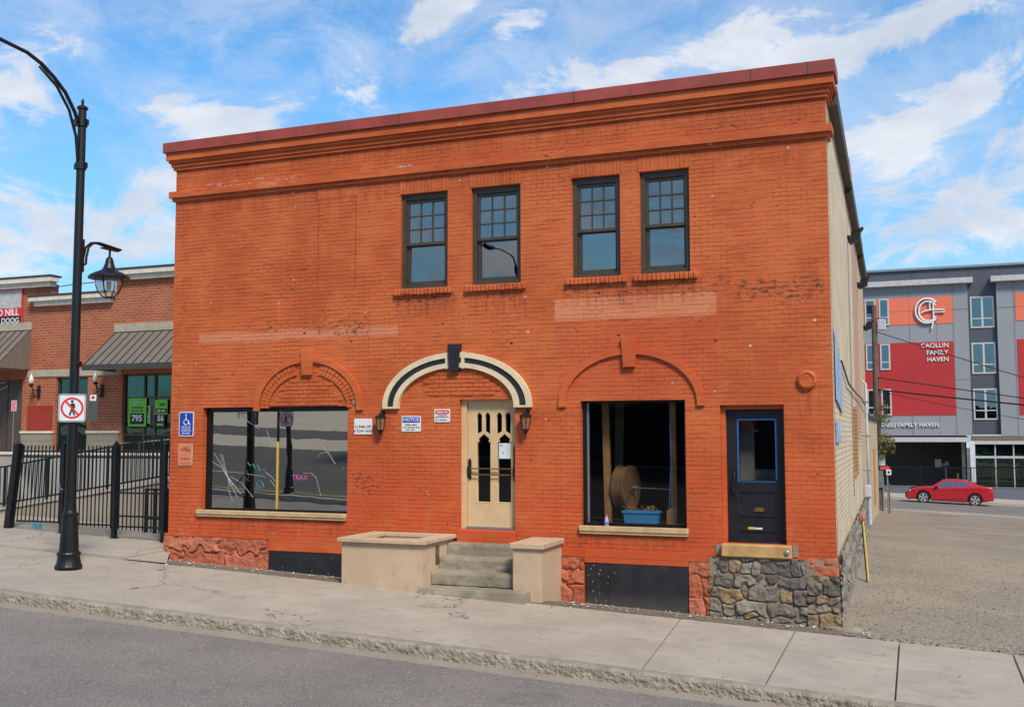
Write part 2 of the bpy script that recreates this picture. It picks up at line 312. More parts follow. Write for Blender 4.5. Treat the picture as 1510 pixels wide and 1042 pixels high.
M = dict(
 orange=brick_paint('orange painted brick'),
 orange_flat=brick_paint('orange painted trim', 0.0),
 coping=simple('dark red metal coping', (.30, .052, .035), .5, var=.18, scale=2, bump=.1),
 side=side_paint(), brown=simple('brown coping metal', (.060, .040, .026), .6, var=.3),
 redstone=stone_mat('painted rough stone', [(.52, .15, .075), (.47, .115, .05), (.56, .19, .11)], extra=(.36, .12, .075)),
 greystone=stone_mat('grey rubble stone', [(.19, .16, .125), (.29, .245, .185), (.12, .105, .09), (.36, .25, .13), (.23, .195, .15), (.15, .13, .11), (.34, .30, .235), (.26, .20, .14), (.30, .16, .10)], extra=(.10, .09, .08)),
 mortar=concrete('rough lime mortar', (.34, .29, .22), (.24, .20, .15), .4, bump=.8),
 sidestone=stone_mat('side rubble wall', [(.33, .29, .23), (.38, .33, .27), (.28, .245, .195)], extra=(.13, .11, .09)),
 boards=simple('black painted board', (.014, .0145, .018), .55, var=.3, scale=4, bump=.1, bscale=12),
 winframe=simple('dark brown window paint', (.058, .043, .029), .5, var=.15),
 blackmetal=simple('black coated metal', (.0045, .0048, .0055), .42, var=.2, scale=3),
 cream=simple('cream door paint', (.62, .44, .235), .5, var=.07, scale=3, bump=.08, bscale=8),
 creamtrim=simple('cream arch paint', (.68, .56, .35), .6, var=.08, scale=5),
 blackdoor=simple('black door paint', (.0085, .009, .012), .45, var=.2, bump=.1, bscale=8),
 sillwood=simple('pale timber sill', (.52, .37, .19), .6, var=.15, scale=5),
 sandstone=simple('sandstone threshold', (.48, .29, .11), .8, var=.2, scale=5, bump=.4, bscale=20),
 planter=concrete('beige painted concrete', (.60, .445, .30), (.50, .365, .24), .5, bump=.2),
 steps=concrete('weathered grey steps', (.38, .335, .25), (.22, .19, .14), .8, bump=.7),
 sidewalk=concrete('pavement concrete', (.47, .41, .33), (.36, .315, .255), .6, cracks=True, island=True),
 kerb=stone_mat('kerb aggregate', [(.36, .31, .245), (.34, .30, .24)], extra=(.15, .13, .10)),
 gutter=concrete('gutter concrete', (.34, .29, .23), (.29, .25, .20), .4),
 road=asphalt('asphalt', .225), lot=asphalt('lot asphalt', .10), road2=asphalt('back street asphalt', .20),
 gravel=gravel_mat('gravel ground'), brass=simple('aged brass', (.30, .17, .06), .4, .8),
 bronze=simple('dark bronze', (.035, .028, .022), .4, .6), white=simple('white paint', (.72, .72, .70), .5, var=.05),
 blue=simple('sign blue', (.012, .045, .36), .45, var=.08), red=simple('sign red', (.60, .02, .03), .45, var=.05), black=simple('black print', (.012, .012, .014), .6, var=.05),
 signorange=simple('faded orange sign', (.62, .20, .09), .6, var=.12), signpale=simple('pale print', (.60, .42, .32), .6),
 tape=simple('blue masking tape', (.015, .10, .33), .6), paper=simple('white paper', (.62, .68, .68), .7, var=.04),
 yellow=simple('yellow plastic', (.62, .42, .05), .5), yellowline=simple('yellow line', (.60, .32, .03), .7), green=simple('green poster', (.16, .58, .03), .5, var=.05),
 timber=simple('worn timber', (.32, .16, .06), .7, var=.25, scale=3, bump=.3, bscale=9), drumwood=simple('old plywood', (.15, .075, .033), .7, var=.3, scale=4),
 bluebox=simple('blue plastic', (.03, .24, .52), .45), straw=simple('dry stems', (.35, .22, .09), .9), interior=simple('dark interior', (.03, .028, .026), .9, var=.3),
 clear=glass_mat('lantern glass', .25, (.85, .85, .82)), frost=simple('frosted lamp globe', (.68, .64, .56), .35),
 winglass=glass_mat('upper window glass', .27, (.10, .11, .12), .004, gcol=(1, .93, .84)), bigglass=glass_mat('shop window glass', .50, (.12, .125, .12), .0013, wsc=1.3, gcol=(1, .98, .90)),
 thinglass=glass_mat('clear shop glass', .06, (.80, .82, .80), .001), doorglass=glass_mat('door glass', .10, (.5, .5, .5), .002),
 farglass=glass_mat('far window glass', .22, (.10, .14, .14), .004, gcol=(.85, .95, 1)), greenglass=glass_mat('green tinted glass', .16, (.10, .16, .13), .004, gcol=(.5, .8, .62)),
 storebrick=brick_plain('store red brick', (.43, .115, .048), (.34, .075, .032), (.40, .27, .18), .24, .088, .011), redpanel=brick_plain('dark red brick', (.34, .035, .02), (.29, .03, .018), (.30, .07, .05), .24, .088, .008),
 creamtrim2=simple('cream eifs cornice', (.62, .57, .47), .7), band=simple('tan stone band', (.38, .33, .25), .8), roofdark=simple('dark roof edge', (.035, .033, .036), .6),
 block=brick_plain('tan split block', (.30, .27, .20), (.26, .23, .175), (.20, .18, .14), .4, .2, .01), awning=simple('brown seam metal', (.17, .14, .115), .55, .0, var=.1), awntrim=simple('dark bronze trim', (.05, .043, .037), .5),
 browndoor=simple('dark brown door', (.075, .05, .04), .5), retain=concrete('retaining wall concrete', (.40, .355, .28), (.33, .285, .22), .35), retain2=concrete('grey retaining wall', (.40, .385, .35), (.34, .32, .29), .3),
 ramp=concrete('ramp concrete', (.46, .42, .37), (.42, .38, .33), .2), steel=simple('grey galvanised', (.33, .34, .35), .4, .7),
 greywall=simple('light grey panel', (.255, .265, .285), .6, var=.04, scale=.3), darkwall=simple('charcoal panel', (.068, .075, .095), .55, var=.08, scale=.3), coral=simple('coral panel', (.72, .16, .085), .55, var=.03, scale=.3),
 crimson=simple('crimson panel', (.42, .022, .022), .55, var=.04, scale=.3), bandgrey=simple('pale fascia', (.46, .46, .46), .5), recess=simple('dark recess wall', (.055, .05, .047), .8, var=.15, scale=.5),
 lowwall=simple('blue grey low wall', (.12, .13, .155), .7), wood=simple('weathered pole', (.13, .09, .065), .9, var=.25, scale=3), wire=simple('cable', (.012, .012, .012), .6),
 carred=simple('car red', (.42, .006, .012), .25, var=.03, coat=.9), carglass=glass_mat('car glass', .30, (.10, .12, .13), .002), tyre=simple('tyre', (.012, .012, .012), .85), rim=simple('alloy rim', (.55, .56, .58), .3, .6),
 leaf=simple('olive leaves', (.14, .13, .035), .7, var=.5, scale=3), bark=simple('bark', (.10, .075, .05), .9), downpipe=simple('white downpipe', (.46, .48, .51), .4), banner=simple('pale blue banner', (.33, .42, .60), .6, var=.2, scale=3),
 tanboard=simple('tan infill board', (.42, .20, .055), .7, var=.2), graf=simple('blue marker', (.05, .28, .42), .7), pink=simple('pink marker', (.55, .12, .38), .7), scratch=simple('white scratch', (.40, .43, .44), .7),
 oppo=simple('dark cladding', (.035, .032, .03), .8, var=.2), cement=concrete('pale slope', (.50, .45, .36), (.44, .40, .32), .2), grass=simple('dry verge', (.07, .065, .03), .95, var=.4, scale=.6), hillm=simple('distant scrub', (.09, .09, .05), .95, var=.4, scale=.02),
)

def boards_mat():
    m, t, b, oc = newmat('chipped black board'); x, y, z = t.sep(oc); n = t.noise(oc, 4, 5, .6).outputs[0]
    c = t.mix(t.ramp(n, .35, .7), (.012, .0125, .016), (.022, .022, .025))
    d = t.m('ADD', t.voro(t.vscale(oc, (1, 1, .6)), 17).outputs['Distance'], t.m('MULTIPLY', t.m('SUBTRACT', t.noise(oc, 60, 3).outputs[0], .5), .3))
    zone = t.m('ADD', boxmask(t, x, z, 8.69, 9.11, 0, .85), t.m('MULTIPLY', boxmask(t, x, z, 2.3, 4, .2, .85), .6))
    ch = t.m('MULTIPLY', t.m('LESS_THAN', d, .16), t.m('GREATER_THAN', t.m('ADD', t.noise(oc, 3.3, 4).outputs[0], t.m('MULTIPLY', zone, .14)), .60))
    c = t.mix(t.m('MULTIPLY', ch, .8), c, (.36, .31, .25)); dust = t.ramp(z, .45, .1, 0, .25); c = t.mix(dust, c, (.20, .17, .14))
    t.set(b.inputs['Base Color'], c); b.inputs['Roughness'].default_value = .6; t.set(b.inputs['Normal'], t.bump(n, .2, .01)); return m
M['hatch'] = boards_mat()
# ------------------------------------------------------------------ object helpers
WORLDBUILT = {}
def link(o, parent=None):
    COL.objects.link(o)
    if parent is not None:
        o.parent = parent
        if WORLDBUILT.get(parent.name): o.matrix_parent_inverse = Matrix.Translation(-parent.location)
    return o
def mk(name, bm, mat, parent=None, smooth=False, recalc=True):
    if recalc: bmesh.ops.recalc_face_normals(bm, faces=bm.faces)
    me = bpy.data.meshes.new(name); bm.to_mesh(me); bm.free()
    me.materials.append(M[mat] if isinstance(mat, str) else mat)
    if smooth:
        for p in me.polygons: p.use_smooth = True
    return link(bpy.data.objects.new(name, me), parent)
def thing(name, label, cat, loc=(0, 0, 0), group=None, world=True):
    e = bpy.data.objects.new(name, None); e.location = loc; e.empty_display_size = .2; COL.objects.link(e)
    e['label'] = label; e['category'] = cat
    if group: e['group'] = group
    WORLDBUILT[e.name] = world
    return e
def tag(o, label, cat, group=None):
    o['label'] = label; o['category'] = cat
    if group: o['group'] = group
    return o
def struct(o, kind='structure'): o['kind'] = kind; return o
def BM(): return bmesh.new()
def box(bm, x0, x1, y0, y1, z0, z1, bev=0):
    vs = [bm.verts.new((x, y, z)) for x in (x0, x1) for y in (y0, y1) for z in (z0, z1)]
    fs = [(0,1,3,2), (4,6,7,5), (0,4,5,1), (2,3,7,6), (0,2,6,4), (1,5,7,3)]
    faces = [bm.faces.new([vs[i] for i in f]) for f in fs]
    if bev:
        es = list({e for f in faces for e in f.edges}); bmesh.ops.bevel(bm, geom=es, offset=bev, segments=1, affect='EDGES')
    return vs
def quad(bm, *pts):
    return bm.faces.new([bm.verts.new(p) for p in pts])
def poly_prism(bm, pts, y0, y1):
    """outline in x,z extruded from y0 to y1"""
    a = [bm.verts.new((p[0], y0, p[1])) for p in pts]; b = [bm.verts.new((p[0], y1, p[1])) for p in pts]
    bm.faces.new(a); bm.faces.new(b[::-1]); n = len(pts)
    for i in range(n): bm.faces.new((a[i], b[i], b[(i+1) % n], a[(i+1) % n]))
def sweep(bm, pts, rad, n=8, cap=True):
    pts = [Vector(p) for p in pts]; rads = rad if isinstance(rad, (list, tuple)) else [rad]*len(pts); rings = []
    up = Vector((0, 0, 1)); T0 = (pts[1]-pts[0]).normalized()
    if abs(T0.dot(up)) > .95: up = Vector((1, 0, 0))
    for i, p in enumerate(pts):
        T = (pts[min(i+1, len(pts)-1)]-pts[max(i-1, 0)]).normalized()
        A = up - T*up.dot(T); A = A.normalized() if A.length > 1e-6 else T.orthogonal().normalized(); B = T.cross(A); up = A
        rings.append([bm.verts.new(p + rads[i]*(math.cos(k*2*math.pi/n)*A + math.sin(k*2*math.pi/n)*B)) for k in range(n)])
    for a, b in zip(rings, rings[1:]):
        for k in range(n): bm.faces.new((a[k], a[(k+1) % n], b[(k+1) % n], b[k]))
    if cap: bm.faces.new(rings[0][::-1]); bm.faces.new(rings[-1])
def lathe(bm, prof, c=(0, 0, 0), n=20, flute=0):
    rings = []
    for r, z in prof:
        rings.append([bm.verts.new((c[0]+r*math.cos(k*2*math.pi/n), c[1]+r*math.sin(k*2*math.pi/n), c[2]+z)) for k in range(n)])
    for a, b in zip(rings, rings[1:]):
        for k in range(n): bm.faces.new((a[k], a[(k+1) % n], b[(k+1) % n], b[k]))
    bm.faces.new(rings[0][::-1]); bm.faces.new(rings[-1])
def plate(name, splines, mat, thick, origin, parent=None, rot=None, bevel=0):
    """flat outline with holes (x,z in metres) standing in the x-z plane at origin"""
    cu = bpy.data.curves.new(name, 'CURVE'); cu.dimensions = '2D'; cu.fill_mode = 'BOTH'; cu.extrude = thick/2; cu.bevel_depth = bevel
    for pts in splines:
        s = cu.splines.new('POLY'); s.points.add(len(pts)-1); s.use_cyclic_u = True
        for i, p in enumerate(pts): s.points[i].co = (p[0], p[1], 0, 1)
    return curve_mesh(name, cu, mat, origin, parent, rot)
def curve_mesh(name, cu, mat, origin, parent, rot):
    tmp = bpy.data.objects.new('tmp', cu); COL.objects.link(tmp); dg = bpy.context.evaluated_depsgraph_get(); dg.update()
    me = bpy.data.meshes.new_from_object(tmp.evaluated_get(dg)); bpy.data.objects.remove(tmp); bpy.data.curves.remove(cu)
    me.name = name
    me.transform(Matrix.Translation(Vector(origin)) @ (rot or Matrix.Identity(4)) @ Matrix.Rotation(math.pi/2, 4, 'X'))
    me.materials.clear(); me.materials.append(M[mat] if isinstance(mat, str) else mat)
    return link(bpy.data.objects.new(name, me), parent)
def text(name, s, size, mat, origin, parent=None, rot=None, ext=.002, align='CENTER', bold=0, sx=1):
    cu = bpy.data.curves.new(name, 'FONT'); cu.body = s; cu.size = size; cu.extrude = ext; cu.align_x = align; cu.align_y = 'CENTER'; cu.offset = bold*size; cu.resolution_u = 3
    return curve_mesh(name, cu, mat, origin, parent, (rot or Matrix.Identity(4)) @ Matrix.Diagonal((sx, 1, 1, 1)))
def circ(cx, cz, r, n=28, rz=None): return [(cx+r*math.cos(2*math.pi*i/n), cz+(rz or r)*math.sin(2*math.pi*i/n)) for i in range(n)]
def rrect(x0, x1, z0, z1, r, n=4):
    out = []
    for cx, cz, a0 in ((x1-r, z1-r, 0), (x0+r, z1-r, 90), (x0+r, z0+r, 180), (x1-r, z0+r, 270)):
        for i in range(n+1): a = R(a0+90*i/n); out.append((cx+r*math.cos(a), cz+r*math.sin(a)))
    return out
def glyphs(name, rows, mat, y, parent, seed=1):
    """rows of small worn print, each row a part: (x0, x1, z, height)"""
    rg = random.Random(seed)
    for x0, x1, z, h in rows:
        x = x0; bm = BM(); box(bm, x0, x1, y-.0004, y, z+h*.36, z+h*.64)
        while x < x1-h*.3:
            wd = h*rg.uniform(.35, .8); k = rg.random()
            if k > .12:
                st = h*.28
                box(bm, x, x+st, y-.001, y, z, z+h)
                if k > .35: box(bm, x+st, x+wd, y-.001, y, z+h-st, z+h)
                if k > .6: box(bm, x+wd-st, x+wd, y-.0012, y, z, z+h*.98)
                elif k < .5: box(bm, x+st, x+wd, y-.001, y, z, z+st)
            x += wd+h*.3
        o = mk(name, bm, mat, parent)
    return o

# ------------------------------------------------------------------ terrain
def clampx(x): return max(-34, min(38, x))
def sstep(a, b, x): t = max(0, min(1, (x-a)/(b-a))); return t*t*(3-2*t)
def walkz(x, y): return .67-.042*clampx(x)+.015*y
def ground(x, y):
    cx = clampx(x); base = -.042*cx
    if y >= 0: zr = .53 if y < 12 else .53-.021*(min(y, 90)-12)
    else: zr = .53
    if y < 0: zr = .53+(.66-.53)*sstep(0, -1.05, y)
    if x < 0: zl = .665+.015*min(y, 0); k = sstep(0, -.3, x); zr = zr+(zl-zr)*k if y < 8 else zr
    return zr+base-(.03 if y < -1.19 else 0)
# ------- ground sheet
def ramp_list(a, b, s):
    out = []; v = a
    while v < b-1e-6: out.append(v); v += s
    return out+[b]
xs = [-400, -200, -100, -60]+ramp_list(-34, 10, 2)+ramp_list(10.5, 20, .5)+ramp_list(22, 38, 2)+[60, 100, 200, 400]; xs = sorted(set(xs+[-.3, 0, -.15]))
ys = [-1.3]+ramp_list(-1.2, 0, .15)+ramp_list(.5, 8, .5)+ramp_list(9, 33, 1.5)
bm = BM(); grid = [[bm.verts.new((x, y, ground(x, y)+(.012*mnoise.noise(Vector((x*1.3, y*1.3, 0))) if y > .3 and x > 12 else 0))) for x in xs] for y in ys]
for j in range(len(ys)-1):
    for i in range(len(xs)-1): bm.faces.new((grid[j][i], grid[j][i+1], grid[j+1][i+1], grid[j+1][i]))
struct(mk('ground', bm, 'gravel', smooth=True))
def sheet(name, x0, x1, y0, y1, dz, mat, zf=ground, nx=24, ny=6, th=0):
    bm = BM(); g = [[bm.verts.new((x0+(x1-x0)*i/nx, y0+(y1-y0)*j/ny, zf(x0+(x1-x0)*i/nx, y0+(y1-y0)*j/ny)+dz)) for i in range(nx+1)] for j in range(ny+1)]
    for j in range(ny):
        for i in range(nx): bm.faces.new((g[j][i], g[j][i+1], g[j+1][i+1], g[j+1][i]))
    if th:
        r = bmesh.ops.extrude_face_region(bm, geom=list(bm.faces)); bmesh.ops.translate(bm, vec=(0, 0, -th), verts=[v for v in r['geom'] if isinstance(v, bmesh.types.BMVert)])
    return mk(name, bm, mat)
# back street, its kerbs and pavement
struct(sheet('back_street', -120, 160, 33.3, 47, -.04, 'road2', nx=60))
struct(sheet('back_street_kerb', -120, 160, 33.0, 33.3, .08, 'ramp', nx=60, ny=1, th=.3))
struct(sheet('back_street_far_kerb', -120, 160, 47, 47.3, .10, 'ramp', nx=60, ny=1, th=.3))
struct(sheet('back_pavement', -120, 160, 47.3, 60, .09, 'ramp', nx=60))
struct(sheet('far_ground', -400, 400, 60, 400, 0, 'hillm', nx=60, ny=10))
# front pavement: cast slabs with open joints
joints = [-34, -30, -26, -22, -18, -14, -10.4, -8.6, -6.9, -5.2, -3.5, -1.9, -.35, 1.3, 3.15, 4.93, 6.7, 8.45, 10.67, 12.24, 13.66, 15.1, 16.8, 18.6, 20.4, 22.2, 24, 28, 33, 38]
bm = BM(); rows = [(-4.42, -2.722), (-2.704, -1.2)]
skew = {8.45: .25, 4.93: -.12, 10.67: -.1}
for a, b_ in zip(joints, joints[1:]):
    for (y0, y1) in rows:
        tz = rnd.uniform(-.004, .004)
        def jx(x, y): return x + skew.get(x, 0)*(y+2.9)/1.5
        corners = [(jx(a, y0)+.009, y0), (jx(b_, y0)-.009, y0), (jx(b_, y1)-.009, y1), (jx(a, y1)+.009, y1)]
        top = [bm.verts.new((x, y, walkz(x, y)+tz)) for x, y in corners]
        rim = [bm.verts.new((x+(-.0, .0)[0], y, walkz(x, y)-.12)) for x, y in corners]
        f = bm.faces.new(top)
        for k in range(4): bm.faces.new((top[k], rim[k], rim[(k+1) % 4], top[(k+1) % 4]))
        bmesh.ops.bevel(bm, geom=list(f.edges), offset=.008, segments=1, affect='EDGES')
# apron beside the building, up to the fence and the store yard
for a, b_ in ((-34, -10), (-10, -7.2), (-7.2, -5.1), (-5.1, -2.5), (-2.5, -.02)):
    for y0, y1 in ((-1.188, .75), (.762, 2.9)):
        corners = [(a+.006, y0), (b_-.006, y0), (b_-.006, y1), (a+.006, y1)]
        vs = [bm.verts.new((x, y, ground(min(x, -.31), y)+.045)) for x, y in corners]; bm.faces.new(vs)
        lo = [bm.verts.new((v.co.x, v.co.y, v.co.z-.1)) for v in vs]
        for k in range(4): bm.faces.new((vs[k], lo[k], lo[(k+1) % 4], vs[(k+1) % 4]))
vs = [bm.verts.new((x, y, .665-.042*x+.015*min(y, 0)+.045-(.02 if y < -1 else 0))) for x, y in ((-.5, -1.188), (.95, -1.188), (.12, -.08), (-.06, -.06), (-.06, .2), (-.5, .2))]
for v in vs: v.co.z = max(v.co.z-.03, ground(v.co.x, v.co.y)+.01)
bm.faces.new(vs)
struct(mk('sidewalk', bm, 'sidewalk'))
struct(sheet('sidewalk_bed', -34, 38, -4.45, -1.19, -.05, 'mortar', zf=walkz))
# kerb with a rough worn face
bm = BM(); prev = None; N = 1500
for i in range(N+1):
    x = -9+28*i/N if 0 < i < N else (-34 if i == 0 else 38); ring = []
    for k, (dy, dz) in enumerate([(.0, -.02), (.0, .0), (-.08, .0), (-.15, -.004), (-.175, -.015)]+[(-.188-.0012*q, -.03-.0115*q) for q in range(12)]+[(-.21, -.25)]):
        y = -4.432+dy; nz = mnoise.noise(Vector((x*5, dz*9, 3)))*.5+mnoise.noise(Vector((x*17, dz*19, 1)))*.7+mnoise.noise(Vector((x*38, dz*40, 5)))*.5
        amp = .024 if k >= 4 else (.008 if k == 3 else .001)
        gap = -.01 if any(abs(x-j) < .012 for j in (-8, -3, 2.0, 6.1, 10.75, 14.9, 19)) else 0
        ring.append(bm.verts.new((x, y-amp*nz, walkz(x, y)+dz+amp*.5*nz+gap)))
    if prev:
        for k in range(len(ring)-1): bm.faces.new((prev[k], prev[k+1], ring[k+1], ring[k]))
    prev = ring
struct(mk('kerb', bm, 'kerb'))
roadz = lambda x, y: walkz(x, -4.65)-.155-.02*min(0, 0)+(.012*(-(y+5.1)) if y > -9.2 else .012*(4.1-(-(y+9.2))))
struct(sheet('gutter', -34, 38, -5.0, -4.60, .0, 'gutter', zf=roadz, nx=60, ny=2))
struct(sheet('road', -120, 120, -13.5, -4.96, .006, 'road', zf=roadz, nx=60, ny=8))
struct(sheet('road_marking', -34, 38, -9.35, -9.2, .012, 'yellowline', zf=roadz, nx=30, ny=1))
# the other side of the street (seen in the glass)
def oz(x, y): return walkz(x, -4.6)+(-y-13.5)*(.11 if y < -16 else 0.0)-(.0 if y > -16 else -.0)+(0 if y > -16 else -.275*0)
struct(sheet('far_kerb', -120, 120, -13.8, -13.5, .02, 'ramp', zf=lambda x, y: walkz(x, -4.6), nx=30, ny=1, th=.3))
def hz(x, y): return walkz(x, -4.6)+max(0, -y-16)*.118
struct(sheet('parking_lot', -90, 60, -25.5, -13.8, .0, 'lot', zf=hz, nx=30, ny=10))
struct(sheet('parking_lot_marking', -60, 3, -15.0, -14.8, .008, 'yellowline', zf=hz, nx=20, ny=1))
struct(sheet('far_path', -90, 60, -29, -25.5, .0, 'cement', zf=hz, nx=30, ny=4))
struct(sheet('access_road', -90, 60, -32.5, -29, .0, 'lot', zf=hz, nx=30, ny=4))
struct(sheet('concrete_slope', -90, 60, -54, -32.5, .0, 'cement', zf=hz, nx=30, ny=4))
struct(sheet('hill', -400, 400, -400, -54, .0, 'hillm', zf=lambda x, y: hz(x, -54)+(-54-y)*.01, nx=30, ny=6))

# debris along the foot of the wall and on the gravel
bm = BM(); rg = random.Random(3)
def pebble(bm, x, y, z, s, rg):
    a = rg.uniform(0, 3); n = 5; ring_ = [bm.verts.new((x+s*math.cos(a+k*2*math.pi/n)*rg.uniform(.75, 1.25), y+s*math.sin(a+k*2*math.pi/n)*rg.uniform(.75, 1.25), z+s*rg.uniform(-.1, .25))) for k in range(n)]
    t_ = bm.verts.new((x+s*rg.uniform(-.3, .3), y+s*rg.uniform(-.3, .3), z+s*rg.uniform(.45, .7)))
    for k in range(n): bm.faces.new((ring_[k], ring_[(k+1) % n], t_))
for i in range(1500):
    x = rg.uniform(.1, 13.3); y = rg.uniform(-1.17, -.08)
    if 4.5 < x < 8.45 and y > -1.2: continue
    pebble(bm, x, y, ground(x, y)+.004, rg.uniform(.006, .022), rg)
for i in range(5200):
    x = 12.9+rg.random()**1.2*7; y = -1.15+rg.random()**1.6*14
    pebble(bm, x, y, ground(x, y)+.003, rg.uniform(.008, .02)+.016*rg.random()**6, rg)
struct(mk('gravel', bm, stone_mat('loose gravel', [(.26, .22, .17), (.34, .30, .24), (.18, .155, .125), (.42, .39, .34), (.30, .25, .19)])), 'stuff')
bm = BM()
for i in range(280):
    x = rg.uniform(.1, 13.3); y = rg.uniform(-1.35, -.1) if rg.random() < .8 else rg.uniform(-4.6, -1.3)
    if 4.4 < x < 8.5 and y > -1.4: continue
    z = (ground if y > -1.2 else walkz)(x, y)+.012; s = rg.uniform(.006, .028) if y > -1.2 else rg.uniform(.004, .012); a = rg.uniform(0, 3.1)
    pts = [(x+s*math.cos(a+k*1.57)*rg.uniform(.5, 1.3), y+s*math.sin(a+k*1.57)*rg.uniform(.5, 1.3), z+rg.uniform(0, .02)) for k in range(4)]
    f = quad(bm, *pts)
struct(mk('litter', bm, 'paper', recalc=False), 'stuff')
bm = BM()
for i in range(420):
    x = rg.uniform(-6, 18); y = rg.uniform(-5.05, -4.66) if rg.random() < .6 else rg.uniform(-4.5, -.2)
    z = (roadz if y < -4.64 else (walkz if y < -1.2 else ground))(x, y)+.01; s = rg.uniform(.006, .022); a = rg.uniform(0, 3.1)
    if x > 4.4 and x < 8.5 and y > -1.4: continue
    quad(bm, *[(x+s*math.cos(a+k*1.57)*rg.uniform(.4, 1.3), y+s*.6*math.sin(a+k*1.57), z+rg.uniform(0, .012)) for k in range(4)])
struct(mk('dry_leaves', bm, simple('leaf litter', (.17, .10, .05), .9, var=.5, scale=5), recalc=False), 'stuff')

# ================================================================== MAIN BUILDING
W = 12.77; DEP = 21.0; LEAN = -.0186           # the side wall runs back slightly askew
def sx(y): return W+LEAN*y
B = thing('brick_building', 'two-storey orange painted brick building with arches, red parapet and cream side wall', 'building', (W/2, 0, .3))
OPEN = dict(u1=(5.15, 6.11, 5.665, 7.44), u2=(6.58, 7.535, 5.665, 7.44), u3=(8.49, 9.355, 5.685, 7.44), u4=(9.70, 10.55, 5.685, 7.44),
            lw=(.78, 4.07, 1.53, 3.53), rw=(8.62, 10.43, 1.455, 3.56), door=(6.355, 7.42, 1.32, 3.615), bdoor=(11.0, 12.015, 1.245, 3.462))
LEDGE = 1.054
def wall_front(x0, x1, z0, z1, holes, depth, mat, parent, name):
    bm = BM(); X = sorted({x0, x1, *[h[0] for h in holes], *[h[1] for h in holes], *ramp_list(x0, x1, 1.6)}); Z = sorted({z0, z1, *[h[2] for h in holes], *[h[3] for h in holes]})
    for a, b_ in zip(X, X[1:]):
        for c, d in zip(Z, Z[1:]):
            mx, mz = (a+b_)/2, (c+d)/2
            if any(h[0] < mx < h[1] and h[2] < mz < h[3] for h in holes): continue
            bm.faces.new([bm.verts.new(p) for p in ((a, 0, c), (b_, 0, c), (b_, 0, d), (a, 0, d))])
            bm.faces.new([bm.verts.new(p) for p in ((a, depth, c), (a, depth, d), (b_, depth, d), (b_, depth, c))])
    for (a, b_, c, d) in holes:
        for p, q in (((a, c), (a, d)), ((a, d), (b_, d)), ((b_, d), (b_, c)), ((b_, c), (a, c))):
            bm.faces.new([bm.verts.new(v) for v in ((p[0], 0, p[1]), (q[0], 0, q[1]), (q[0], depth, q[1]), (p[0], depth, p[1]))])
    for p, q in (((x0, z0), (x0, z1)), ((x1, z0), (x1, z1))):
        bm.faces.new([bm.verts.new(v) for v in ((p[0], 0, p[1]), (q[0], 0, q[1]), (q[0], depth, q[1]), (p[0], depth, p[1]))])
    bmesh.ops.remove_doubles(bm, verts=bm.verts, dist=.0002)
    return mk(name, bm, mat, parent)
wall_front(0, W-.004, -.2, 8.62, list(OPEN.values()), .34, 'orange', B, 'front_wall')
# side walls, back, roof, inside
bm = BM()
for a, b_, z0, z1 in ((0, DEP, 1.1, 8.55),):
    quad(bm, (sx(0), .002, z0), (sx(b_), b_, z0), (sx(b_), b_, z1), (sx(0), .002, z1))
    quad(bm, (sx(0)-.3, .35, z0), (sx(b_)-.3, b_, z0), (sx(b_)-.3, b_, z1), (sx(0)-.3, .35, z1))
quad(bm, (sx(0), .002, 8.55), (sx(DEP), DEP, 8.55), (sx(DEP)-.3, DEP, 8.55), (sx(0)-.3, .35, 8.55))
quad(bm, (sx(0), .002, -.2), (sx(DEP), DEP, -.6), (sx(DEP), DEP, 1.1), (sx(0), .002, 1.1))
mk('side_wall', bm, 'side', B)
bm = BM(); quad(bm, (0, .34, -.2), (0, DEP, -.2), (0, DEP, 8.55), (0, .34, 8.55)); quad(bm, (.3, .34, -.2), (.3, DEP-.3, -.2), (.3, DEP-.3, 8.3), (.3, .34, 8.3))
quad(bm, (0, DEP, -.8), (sx(DEP), DEP, -.8), (sx(DEP), DEP, 8.55), (0, DEP, 8.55)); mk('plain_wall', bm, 'side', B)
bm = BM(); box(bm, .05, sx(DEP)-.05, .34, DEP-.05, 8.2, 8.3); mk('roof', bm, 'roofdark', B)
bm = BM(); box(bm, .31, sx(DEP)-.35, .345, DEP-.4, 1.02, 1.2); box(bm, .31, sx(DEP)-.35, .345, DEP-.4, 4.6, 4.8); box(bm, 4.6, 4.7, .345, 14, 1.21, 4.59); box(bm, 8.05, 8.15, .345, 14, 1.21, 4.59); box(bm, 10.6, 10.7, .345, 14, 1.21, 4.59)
box(bm, .31, W-.7, 14.01, 14.1, 1.21, 4.59); box(bm, .31, W-.7, 6, 6.1, 4.81, 8.19); mk('floor', bm, 'interior', B)
